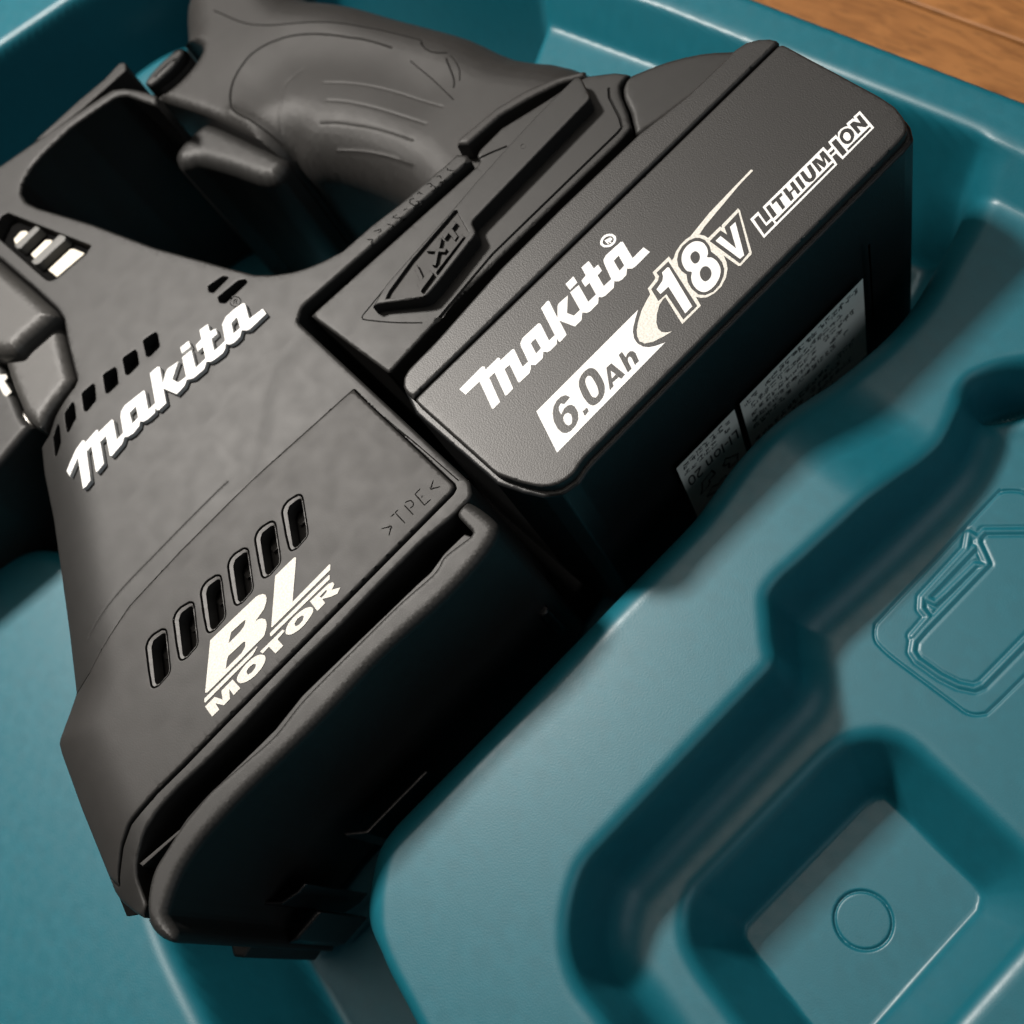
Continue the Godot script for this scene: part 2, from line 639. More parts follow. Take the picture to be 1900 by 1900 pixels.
func carry_case() -> void:
	var o := thing("carry_case", "open teal moulded plastic carry case holding the black power tool, on a wood floor", "tool case")
	# plan outlines of the moulded levels; the last number is the level
	var raw := pts("22.53,-224.04 -4.50,-231.47 -77.97,-251.95" + " -236,60 -236,240 150,240 " + "138.14,49.93 124.20,-50.26" + " 97,-196")
	var inner := fillet(grow(raw, 2.2), 24.0)
	var back := raw.duplicate()
	for k in back.size():
		if back[k].y < -150.0:
			back[k] += Vector2(0.0, -26.0)
	var outer := fillet(grow(back, 12.0), 26.0)
	var ledge := fillet(grow(moved(back, Vector2(0.0, 18.0)), 12.0), 20.0)
	tray_outline = outer
	var levels := [
		{"p": fillet(pts("131.57,113.75 55.33,58.76 10.32,71.81 -32.29,77.26 -48.42,87.61 -61.43,99.84 -63.51,112.42 -68.81,132.12" + " -60,230 160,230"), 6.0), "y": -54.0, "from": -80.0, "r": 4.0, "in": false},
		{"p": fillet(pts("27.80,57.37 -39.69,57.48 -69.25,57.28 -73.08,57.93 -78.26,61.71 -82.68,65.79 -85.74,69.98 -87.28,75.35 -89.23,87.09 -92.99,103.86 -64.76,129.36 -61.89,113.05 -61.72,105.54 -59.41,99.79 -54.88,94.55 -48.78,90.46 -43.25,88.16 -15.10,87.96 13.34,87.84 15.35,84.78 23.00,76.61 28.52,75.96 34.51,76.55 56.35,77.89 68.57,78.92 75.17,79.02 85.88,75.36 90.81,74.42 96.68,76.98 101.05,80.43 117.61,100.60 159.36,62.79 134.71,47.62 122.53,52.19 113.14,54.40 104.45,56.69 95.62,57.95 85.95,57.82 76.74,56.71 62.41,54.64 44.86,54.55"), 5.0), "y": -32.0, "dip": 6.0, "from": -54.0, "foot": 9.0, "slope": 4.0, "shoulder": 5.0, "r": 4.2, "in": false},
		{"p": fillet(grow(pts("12.35,118.23 11.12,145.32 8.28,147.24 -32.30,148.13 -35.26,144.75 -32.35,118.05 -30.67,115.98 9.28,116.52"), 13.6), 8.0), "y": -76.0, "from": -54.0, "foot": 1.0, "slope": 2.2, "r": 4.5, "in": true},
		{"p": fillet(pts("-187.15,-112.17 -105.06,-78.66 -97.57,-74.77 -92.39,-67.51 -91.12,-51.86 -124.58,26.48 -126.96,37.57 -128.79,52.31 -130.78,67.47" + " -118,130 -230,130"), 8.0), "y": -35.0, "from": -80.0, "r": 5.0, "in": false},
		{"p": fillet(pts("113.97,-88.05 92.29,-76.62 77.88,-67.13 77.26,-14.38 121.24,-14.34 139.24,-31.00"), 3.0), "y": -42.0, "from": -80.0, "r": 3.0, "in": false},
		{"p": fillet(pts("13.18,-200.98 20.46,-202.51 31.12,-200.00 39.66,-194.64 39.99,-172.08 19.68,-157.80 5.84,-178.31"), 6.0), "y": -50.0, "from": -80.0, "r": 5.0, "in": false},
	]
	# the tray as a height field, worked out tile by tile so that flat areas cost nothing
	var g := 0.8
	var x0 := -335
	var z0 := -345
	var nx := 560
	var nz := 690
	var h := PackedFloat32Array()
	h.resize(nx * nz)
	h.fill(-80.0)
	for l in levels:
		if not l["in"]:
			l.p = grow(l.p, -1.8)
		raise(h, nx, nz, x0, z0, g, l.p, l.y, l["from"], l.r, l["in"], false, l.get("dip", 0.0), l.get("foot", 3.0), l.get("slope", 5.67), l.get("shoulder", 0.0))
	raise(h, nx, nz, x0, z0, g, inner, -29.0, -78.0, 3.4, true, true)
	raise(h, nx, nz, x0, z0, g, ledge, -34.0, -29.0, 1.8, false, true)
	raise(h, nx, nz, x0, z0, g, outer, -93.0, -29.0, 4.0, false, true)
	var icon := Rect2(32.0, 92.0, 68.0, 44.0)
	var ring := Rect2(-20.0, 123.2, 18.4, 18.4)
	var v := PackedVector3Array()
	v.resize(nx * nz)
	for j in nz:
		for i in nx:
			v[j * nx + i] = Vector3((x0 + i) * g, h[j * nx + i], (z0 + j) * g)
	var skip := func(c: Vector2, y: float) -> bool:
		return y < -92.5 or icon.has_point(c) or ring.has_point(c)
	part("tray", field(v, nx, nz, skip), "teal", o, "moulded teal tray with ridge, pocket and raised rim")
	# finely meshed pieces of the floor that carry the sunk and raised marks
	var border := smooth(pts("82.19,97.57 81.80,96.53 80.30,94.62 79.11,93.84 77.67,93.61 58.49,93.88 39.51,94.12 38.00,94.25 36.63,94.97 35.37,96.24 34.82,97.83 34.64,101.97 35.09,110.10 35.54,118.01 35.72,120.22 36.48,121.95 37.83,123.17 39.46,123.66 49.33,124.01" + " " + "63.57,124.38 74.41,119.11 84.02,104.98"), 3)
	var beads := [
		pts("83.16,112.28 75.14,103.24 69.81,97.24 67.94,97.20 66.81,97.78 66.22,98.97 64.29,102.54 44.10,102.47 40.46,102.64 38.43,103.91 37.83,105.84 38.27,111.60 39.27,115.58 40.88,118.32 42.65,119.04 55.31,119.20 73.95,119.47"),
		pts("67.56,96.99 67.35,95.11 63.99,97.12 49.20,97.42 47.16,98.98 46.69,101.34 41.12,101.62"),
		pts("65.42,98.05 49.65,98.05 50.11,100.23 53.17,100.49 62.45,100.78 63.37,102.18"),
	]
	var mark := func(p: Vector2) -> float:
		var y := -54.0
		var d := near(p, border)
		y -= 0.42 * exp(-pow(d / 0.28, 2.0))
		if Geometry2D.is_point_in_polygon(p, border):
			d = 1e9
			for b in beads:
				d = minf(d, near(p, b, false))
			y += 0.22 * exp(-pow(d / 0.5, 2.0)) - 0.24 * exp(-pow((d - 1.0) / 0.34, 2.0))
		return y
	part("pictogram_panel", patch(icon, 0.3, mark), "teal", o, "teal panel with a raised outline of a battery")
	var centre := Vector2("-10.84,132.59".split(",")[0].to_float(), "-10.84,132.59".split(",")[1].to_float())
	var disc := func(p: Vector2) -> float:
		var d := p.distance_to(centre)
		return -76.0 - 0.6 * exp(-pow((d - 6.2) / 0.3, 2.0)) - (0.15 if d < 6.2 else 0.0)
	part("round_mould_mark", patch(ring, 0.25, disc), "teal", o, "shallow round mark in the pocket floor")

# Blends a level into the field, inside or outside an outline, through a rounded wall.
func raise(h: PackedFloat32Array, nx: int, nz: int, x0: int, z0: int, g: float, poly: PackedVector2Array, y: float, from: float, rad: float, inward: bool, rim := false, dip := 0.0, foot := 3.0, slope := 5.67, shoulder := 0.0) -> void:
	var drop := absf(y - from)
	var reach := rad + shoulder + foot + drop / slope + 0.1
	var tile := 20
	for tj in range(0, nz, tile):
		for ti in range(0, nx, tile):
			var c := Vector2((x0 + ti + tile * 0.5) * g, (z0 + tj + tile * 0.5) * g)
			var half := tile * g * 0.75
			var d := near(c, poly)
			var inside := Geometry2D.is_point_in_polygon(c, poly)
			var flat := d > half + reach
			if flat:
				# wholly inside or wholly outside
				var hit := inside
				if rim:
					hit = not inside
				if not hit:
					continue
				for j in range(tj, mini(tj + tile, nz)):
					for i in range(ti, mini(ti + tile, nx)):
						h[j * nx + i] = y - dip * smoothstep(50.0, 76.0, (x0 + i) * g)
				continue
			for j in range(tj, mini(tj + tile, nz)):
				for i in range(ti, mini(ti + tile, nx)):
					var p := Vector2((x0 + i) * g, (z0 + j) * g)
					var e := near(p, poly)
					# asked twice, a hair apart: a single test can miss where it grazes a corner
					if Geometry2D.is_point_in_polygon(p, poly) or (Geometry2D.is_point_in_polygon(p + Vector2(0.013, 0.029), poly) and e > 0.05):
						e = -e
					var s := 0.0
					var rr := rad + shoulder * (1.0 - smoothstep(60.0, 72.0, p.y))
					if rim and inward: # the wall falls away inside the outline, the rim lies outside it
						s = 1.0 - fall(-e, rr, foot, drop, slope)
					elif rim: # the outer flank
						s = fall(e, rr, foot, drop, slope)
					elif inward: # a pocket
						s = fall(-e, rr, foot, drop, slope)
					else: # a block
						s = 1.0 - fall(e, rr, foot, drop, slope)
					var k := j * nx + i
					h[k] = lerpf(h[k], y - dip * smoothstep(50.0, 76.0, p.x), s)

func field(v: PackedVector3Array, nx: int, nz: int, skip: Callable) -> ArrayMesh:
	var nor := PackedVector3Array()
	nor.resize(nx * nz)
	for j in nz:
		for i in nx:
			var a := v[j * nx + maxi(i - 1, 0)]
			var b := v[j * nx + mini(i + 1, nx - 1)]
			var c := v[maxi(j - 1, 0) * nx + i]
			var d := v[mini(j + 1, nz - 1) * nx + i]
			nor[j * nx + i] = (d - c).cross(b - a).normalized()
	var ind := PackedInt32Array()
	for j in nz - 1:
		for i in nx - 1:
			var a := j * nx + i
			var mid := (v[a] + v[a + nx + 1]) * 0.5
			if skip.call(Vector2(mid.x, mid.z), maxf(maxf(v[a].y, v[a + 1].y), maxf(v[a + nx].y, v[a + nx + 1].y))):
				continue
			ind.append_array([a, a + 1, a + nx, a + 1, a + nx + 1, a + nx])
	var pos := PackedVector3Array()
	pos.resize(v.size())
	for k in v.size():
		pos[k] = v[k] * MM
	var arr := []
	arr.resize(Mesh.ARRAY_MAX)
	arr[Mesh.ARRAY_VERTEX] = pos
	arr[Mesh.ARRAY_NORMAL] = nor
	arr[Mesh.ARRAY_INDEX] = ind
	var mesh := ArrayMesh.new()
	mesh.add_surface_from_arrays(Mesh.PRIMITIVE_TRIANGLES, arr)
	return mesh

func patch(r: Rect2, g: float, height: Callable) -> ArrayMesh:
	var nx := int(ceil(r.size.x / g)) + 1
	var nz := int(ceil(r.size.y / g)) + 1
	var v := PackedVector3Array()
	for j in nz:
		for i in nx:
			var p := r.position + Vector2(r.size.x * i / (nx - 1), r.size.y * j / (nz - 1))
			v.append(Vector3(p.x, height.call(p), p.y))
	return field(v, nx, nz, func(_c: Vector2, _y: float) -> bool: return false)

# ------------------------------------------------------------------ the power tool
func rotary_hammer() -> void:
	var t := thing("rotary_hammer", "black cordless rotary hammer lying on its side with white script lettering and battery fitted", "power tool")
	housing(t)
	motor_cover(t)
	end_cap(t)
	handle(t)
	front_end(t)
	foot(t)
	battery(t)

var silhouette := "-70.27,-72.45 -74.01,-65.29 -78.98,-53.01 -85.26,-39.73 -91.89,-25.83 -98.69,-12.37 -107.84,-6.32 -108.69,-3.81 -111.86,10.16 -115.00,26.33 -116.06,31.22 -115.58,36.02"

# The housing rolls off towards its left flank.
func roll(p: Vector2) -> float:
	var d := near(p, sil, false)
	var k := clampf(1.0 - d / 16.0, 0.0, 1.0)
	return -5.0 * k * k

var sil: PackedVector2Array
var print_y := 0.07

func housing(t: Node3D) -> void:
	sil = pts(silhouette)
	var out := pts("-3.75,24.14 -4.13,-38.52 -0.96,-40.71 51.39,-36.73 51.78,-38.56 50.51,-40.96 46.07,-41.04 44.20,-41.36 33.14,-42.30 24.48,-43.72 15.23,-44.44 10.28,-46.48 6.30,-48.66 3.39,-50.86 -0.05,-54.27 -3.05,-58.31 -6.30,-65.97 -10.26,-75.71 -15.28,-87.83 -22.50,-109.80 -29.81,-128.60 -30.90,-133.06 -30.36,-137.02 -27.95,-139.54 -23.15,-141.68 -17.89,-142.30 -7.86,-142.14 1.21,-139.93 6.44,-138.39 8.62,-135.70 10.15,-130.14 11.76,-124.51 13.93,-127.54 13.13,-130.37 11.57,-134.71 9.56,-138.79 7.17,-141.50 3.15,-142.78 -5.84,-145.16 -16.54,-147.81 -29.06,-150.89 -44.21,-156.15 -50.02,-146.46 -46.01,-123.88 -44.45,-107.18 -43.73,-96.35 -44.14,-92.31 -47.17,-85.78 -50.01,-78.49 -51.55,-74.27 -52.97,-73.24 -61.50,-71.60 -65.75,-69.79 -69.66,-70.36 -73.38,-63.26 -78.30,-51.10 -84.53,-37.94 -91.10,-24.17 -97.84,-10.84 -106.91,-4.85 -107.84,-2.45 -110.99,11.38 -114.22,27.59 -114.79,30.41 -114.60,33.65 -113.53,37.11 -111.93,40.20 -109.69,39.06 -108.70,35.38 -107.72,33.00 -105.51,30.68 -101.28,28.01 -96.22,26.67 -90.69,26.35 -82.11,26.73 -72.66,26.77 -65.27,26.46 -56.07,26.15 -44.39,26.55 -33.29,26.25 -20.00,26.30 -11.36,27.20 -6.81,27.22 -5.16,26.59")
	var holes := []
	for s in [
		"-33.29,-67.94 -32.73,-67.92 -29.82,-67.15 -29.75,-66.29 -31.41,-62.91 -34.64,-62.81 -35.24,-63.58", "-39.88,-68.36 -39.28,-68.39 -36.32,-67.71 -36.33,-66.72 -38.01,-63.41 -41.43,-63.41 -41.80,-64.13",
		"-46.03,-69.02 -45.49,-69.03 -42.81,-68.26 -42.72,-67.40 -44.77,-63.62 -47.99,-63.78 -48.31,-64.42", "-52.83,-69.53 -52.21,-69.59 -49.39,-69.34 -49.24,-68.56 -51.36,-64.89 -54.65,-64.41 -55.02,-65.10",
		"-59.29,-69.09 -58.61,-69.31 -55.92,-69.71 -56.00,-68.74 -57.76,-65.39 -61.24,-64.05 -61.50,-64.64", "-65.20,-67.48 -64.53,-67.91 -62.30,-68.91 -62.33,-67.89 -64.51,-63.91 -67.35,-62.43 -67.58,-62.95",
		"-12.85,-65.85 -8.66,-64.87 -7.91,-63.19 -13.03,-63.15 -13.64,-64.39", "-13.07,-61.06 -6.87,-60.36 -5.45,-59.03 -5.68,-57.93 -12.85,-58.12 -13.67,-59.45",
	]:
		holes.append(fillet(pts(s), 0.35))
	var window := fillet(pts("-38.39,-135.59 -36.45,-134.83 -26.45,-103.86 -28.99,-102.96 -38.50,-103.96 -40.07,-104.91 -40.80,-106.34 -42.98,-132.96"), 0.5)
	holes.append(window)
	var cover := motor_outline()
	holes.append(grow(cover, 0.22))
	var grooves := []
	for s in ["20.96,-41.44 21.91,-40.24 20.84,-39.61", "23.62,-41.63 24.39,-41.06 25.00,-40.72 24.58,-40.15 23.86,-40.44", "26.86,-40.40 27.33,-39.48 27.68,-38.76 27.02,-38.91", "26.22,-39.02 26.26,-39.48", "30.19,-40.31 29.14,-40.76 29.33,-39.73 30.26,-38.94 29.88,-38.30 29.28,-38.63", "31.83,-39.94 32.91,-39.44", "35.76,-40.13 34.92,-40.82 34.23,-40.24 34.38,-38.75 35.40,-38.07 35.82,-38.76 35.24,-39.33", "37.73,-40.96 37.57,-40.15 37.84,-39.24", "37.27,-40.84 37.12,-40.26", "40.14,-40.63 40.94,-40.11 40.89,-39.04 40.19,-39.26", "40.89,-39.04 40.98,-38.12 40.40,-37.66 39.82,-38.23", "42.99,-40.20 43.75,-39.63 43.58,-38.83", "42.45,-38.36 43.28,-37.69 43.85,-37.92", "46.59,-40.00 46.01,-39.26 46.63,-37.83"]:
		grooves.append([pts(s), 0.3, 0.3])
	grooves.append([smooth(pts("-11.81,-57.24 -10.76,-57.66 -9.97,-57.10 -9.65,-55.77 -10.18,-54.84 -11.25,-54.63 -12.01,-55.38 -12.15,-56.63 -11.87,-57.16"), 2, false), 0.25, 0.3])
	grooves.append([pts("-11.76,-55.87 -10.71,-56.77 -10.35,-56.13 -10.90,-55.88 -11.10,-55.15"), 0.22, 0.3])
	# the long moulded step beside the motor and the double line beside the cover
	grooves.append([smooth(pts("-40.65,-20.02 -43.77,-20.00 -54.97,-19.94 -65.02,-19.70 -73.80,-19.46 -81.84,-18.45 -87.21,-17.27"), 3, false), 0.5, 0.12])
	grooves.append([pts("-6.86,-10.61 -6.37,-1.78 -5.75,8.12 -5.20,22.36"), 0.28, 0.3])
	var crease := pts("-10.47,-36.10 -16.95,-37.70 -22.74,-32.71 -28.90,-27.60 -33.85,-22.80 -37.84,-20.03")
	var dome := func(p: Vector2) -> float:
		var y := -2.0 + roll(p)
		var d := near(p, crease, false)
		if p.x > -12.0 or d < 9.0:
			var side := 1.0 if d < 9.0 else 0.0
			y -= 0.3 * side * exp(-pow((d - 2.0) / 2.2, 2.0))
		return y
	part("housing", shell(out, {"top": dome, "bottom": -79.0, "r": 0.9, "step": 2.2, "holes": holes, "hr": 0.35, "hb": 5.0, "grooves": grooves}), "housing", t)
	# what shows down in the slots
	var dark := []
	for h in holes.slice(0, 9):
		dark.append(plate(grow(h, 0.4), -5.5 + roll(box_of(h).get_center()), 0.5, [], 2.0))
	part("vent_cavity", joined(dark), "cavity", t)
	# raised white script lettering
	var word := pts("-67.34,-54.87 -67.45,-52.86 -63.22,-54.67 -66.78,-47.02 -66.08,-46.71 -64.16,-47.00 -60.60,-54.11 -59.02,-54.30 -62.02,-47.73 -61.76,-47.42 -59.28,-47.83 -56.72,-53.29 -54.89,-53.41 -57.14,-48.27 -56.83,-47.76 -53.15,-48.19 -51.65,-49.19 -51.07,-48.53 -49.53,-48.11 -47.40,-48.40 -46.61,-49.27 -46.11,-48.52 -44.78,-48.04 -42.64,-47.94 -41.84,-48.81 -41.96,-48.12 -41.57,-47.64 -39.18,-47.62 -37.39,-51.39 -36.04,-47.36 -33.40,-47.44 -31.93,-48.33 -31.45,-47.83 -30.59,-47.22 -27.32,-46.89 -25.74,-48.01 -25.21,-47.23 -24.23,-46.81 -21.61,-46.35 -20.36,-46.92 -19.61,-47.76 -19.18,-46.86 -17.96,-46.26 -16.08,-46.29 -14.73,-47.33 -14.11,-46.43 -13.27,-45.83 -7.89,-45.71 -7.65,-47.65 -11.56,-48.29 -9.66,-52.47 -9.90,-53.14 -12.65,-53.73 -15.21,-53.82 -17.02,-52.93 -19.26,-48.67 -22.68,-48.78 -21.17,-51.88 -19.34,-51.83 -18.72,-53.41 -20.14,-54.01 -19.30,-56.15 -21.77,-56.62 -22.95,-54.18 -24.94,-54.03 -25.61,-52.20 -23.97,-52.05 -25.42,-49.04 -28.52,-49.13 -26.31,-53.94 -29.20,-54.35 -31.63,-49.24 -33.92,-49.66 -34.35,-51.58 -30.38,-54.26 -33.50,-54.97 -34.25,-54.71 -36.70,-52.76 -34.52,-57.09 -34.93,-57.66 -37.31,-57.86 -41.10,-50.09 -43.29,-50.14 -40.91,-55.05 -41.21,-55.42 -46.84,-56.18 -48.32,-55.66 -49.34,-54.57 -51.29,-50.49 -53.37,-50.37 -51.00,-55.45 -51.30,-55.92 -55.70,-55.86 -55.28,-56.37 -55.46,-56.92 -59.64,-56.51 -59.31,-57.12 -59.62,-57.64 -62.21,-57.10")
	var a1 := pts("-44.95,-53.46 -47.09,-53.43 -48.25,-50.45 -46.26,-50.55")
	var a2 := pts("-13.29,-51.31 -15.28,-51.16 -16.70,-48.41 -14.57,-48.26")
	var dot := pts("-27.95,-56.92 -25.35,-56.63 -25.89,-54.77 -28.64,-55.21")
	var lift := func(p: Vector2) -> float: return -0.8 + roll(p)
	var logo := Node3D.new()
	logo.name = "script_lettering"
	t.add_child(logo, true)
	part("lettering", joined([shell(word, {"top": lift, "bottom": -5.0, "r": 0.12, "es": 0.4, "step": 1.4, "holes": [a1, a2], "hb": 1.4}), shell(dot, {"top": lift, "bottom": -4.0, "r": 0.12, "es": 0.4, "step": 1.4})]), "white_print", logo, "raised white script lettering")

func motor_outline() -> PackedVector2Array:
	return pts("-6.65,-13.24 -37.72,-15.19 -59.30,-15.09 -75.25,-14.30 -91.36,-10.15 -96.90,-10.23 -106.78,-4.55 -107.65,-2.26 -110.80,11.57 -113.79,27.41 -112.65,30.87 -111.72,29.74 -106.94,26.15 -102.51,24.20 -94.27,23.56 -86.35,23.68 -76.21,23.53 -8.04,23.32 -6.93,22.96 -6.51,22.13 -6.67,-12.20")

func motor_cover(t: Node3D) -> void:
	var o := motor_outline()
	var first := pts("-77.75,-3.39 -76.47,-4.22 -74.96,-4.44 -72.54,-3.77 -71.92,-2.88 -72.22,-2.00 -76.39,5.18 -77.28,5.84 -80.48,6.10 -81.78,5.58 -81.88,4.69 -80.43,1.58")
	var inner := pts("-76.87,-2.43 -75.61,-3.29 -73.14,-2.94 -72.60,-2.42 -76.59,4.79 -77.32,5.44 -80.22,5.74 -80.82,5.28 -80.80,4.59")
	var last := pts("-80.82,5.28 -39.84,5.43")
	var gap := (last[1] - last[0]) / 5.0
	var holes := []
	var rings := []
	for k in 6:
		holes.append(fillet(moved(first, gap * k), 0.5))
		rings.append([fillet(moved(grow(first, -0.30), gap * k), 0.5), fillet(moved(inner, gap * k), 0.4)])
	var grooves := []
	for s in ["-23.74,17.61 -21.87,18.91 -23.71,20.14", "-20.64,17.23 -18.29,17.23", "-19.32,17.36 -19.41,20.88", "-16.86,17.24 -16.95,20.84", "-16.73,17.29 -15.98,17.29 -15.18,17.83 -15.19,18.71 -15.65,19.14 -16.74,19.04", "-11.93,17.44 -13.64,17.47 -13.88,20.97 -11.98,21.05", "-13.55,19.05 -12.59,19.20", "-8.71,18.14 -10.57,19.30 -8.70,20.62"]:
		grooves.append([pts(s), 0.28, 0.3])
	var dome := func(p: Vector2) -> float: return -1.2 + roll(p) * 1.1
	part("motor_cover", shell(o, {"top": dome, "bottom": -6.5, "r": 0.7, "step": 2.0, "holes": holes, "hb": 3.0, "hr": 0.25, "grooves": grooves}), "rubber", t, "grey black soft cover over the motor with six slots")
	for k in 6:
		var c := part("vent_slot", shell(rings[k][0], {"top": func(p: Vector2) -> float: return -1.35 + roll(p) * 1.1, "bottom": -8.0, "r": 0.1, "es": 0.5, "step": 3.0, "holes": [rings[k][1]], "hb": 4.0, "hr": 0.1}), "grey_housing", t)
		part("slot_floor", plate(rings[k][0], -8.2, 0.5, [], 1.0), "cavity", c)
		var b := box_of(rings[k][1])
		var up := rings[k][1] as PackedVector2Array
		var mid := b.get_center()
		part("slot_rib", block(Vector3(mid.x - 0.3, -6.4, b.position.y + 1.6), Vector3(mid.x + 2.2, -5.2, b.position.y + 3.0)), "rubber", c)
	# cream lettering printed on the cover
	var y := -1.08
	var print_at := func(s: String, hs: Array, sm: bool) -> ArrayMesh:
		var q := pts(s)
		if sm:
			q = smooth(q, 4)
		var hh := []
		for x in hs:
			hh.append(pts(x))
		return shell(q, {"top": func(p: Vector2) -> float: return y + roll(p) * 1.1, "bottom": -3.0, "r": 0.0, "es": 0.5, "step": 2.2, "holes": hh, "hb": 0.4})
	var list := [
		print_at.call("-73.70,15.44 -66.04,7.20 -52.80,7.59 -52.08,7.80 -51.30,8.31 -51.01,8.92 -51.20,9.62 -51.78,10.29 -53.27,11.23 -56.31,11.81 -55.46,11.97 -54.80,12.44 -54.38,13.10 -54.52,13.87 -55.19,14.73 -56.12,15.45 -56.89,15.88 -73.35,15.81", ["-61.60,9.48 -57.95,9.69 -57.62,9.83 -57.97,10.25 -58.73,10.70 -60.09,10.96 -63.45,10.96", "-65.24,13.12 -60.83,13.33 -60.52,13.61 -61.25,14.45 -62.69,14.92 -67.28,14.90 -65.92,13.63"], false),
		print_at.call("-54.49,15.59 -46.81,7.29 -41.40,7.38 -41.02,7.57 -40.99,7.84 -47.68,14.90 -36.91,14.80 -36.61,14.90 -36.72,15.18 -37.44,15.91 -54.33,15.76", [], false),
		print_at.call("-74.99,16.86 -74.53,16.32 -60.21,16.42 -59.29,16.42 -59.34,16.60 -61.11,17.20 -74.93,17.17", [], false),
		print_at.call("-55.44,16.36 -38.34,16.55 -38.23,16.77 -38.81,17.42 -55.72,17.16 -55.86,16.94", [], false),
		print_at.call("-75.47,17.81 -72.67,17.80 -71.74,19.62 -70.84,17.92 -67.56,17.89 -67.45,20.69 -69.36,20.75 -69.33,18.97 -70.50,20.75 -72.26,20.79 -73.38,19.01 -73.53,20.74 -75.59,20.67", [], false),
		print_at.call("-66.65,18.40 -64.70,17.73 -62.29,17.60 -60.34,18.08 -59.35,19.22 -59.90,20.26 -61.70,20.94 -64.06,21.02 -65.94,20.48 -66.95,19.55", ["-64.37,19.00 -63.72,18.71 -62.96,18.67 -62.10,18.85 -61.87,19.38 -62.48,19.80 -63.60,19.98 -64.50,19.72"], true),
		print_at.call("-59.54,17.86 -53.00,17.95 -52.85,18.56 -55.13,18.74 -55.10,20.79 -57.32,20.79 -57.47,18.54 -59.32,18.62", [], false),
		print_at.call("-52.79,18.78 -51.25,17.93 -48.80,17.77 -46.55,18.23 -45.43,19.18 -45.83,20.08 -47.62,20.65 -49.82,20.86 -52.04,20.38 -52.98,19.57", ["-50.32,18.95 -49.21,18.65 -48.08,18.87 -47.92,19.36 -48.65,19.83 -49.68,19.97 -50.54,19.66"], true),
		print_at.call("-44.92,17.83 -39.66,17.99 -38.73,18.45 -38.76,19.10 -39.93,19.57 -38.31,20.67 -39.65,21.17 -40.97,20.66 -42.69,19.56 -42.78,20.74 -45.09,20.74", ["-42.77,18.67 -40.92,18.64 -40.76,18.98 -41.81,19.19 -42.66,19.17"], false),
	]
	part("motor_lettering", joined(list), "cream_print", t, "cream lettering on the motor cover")

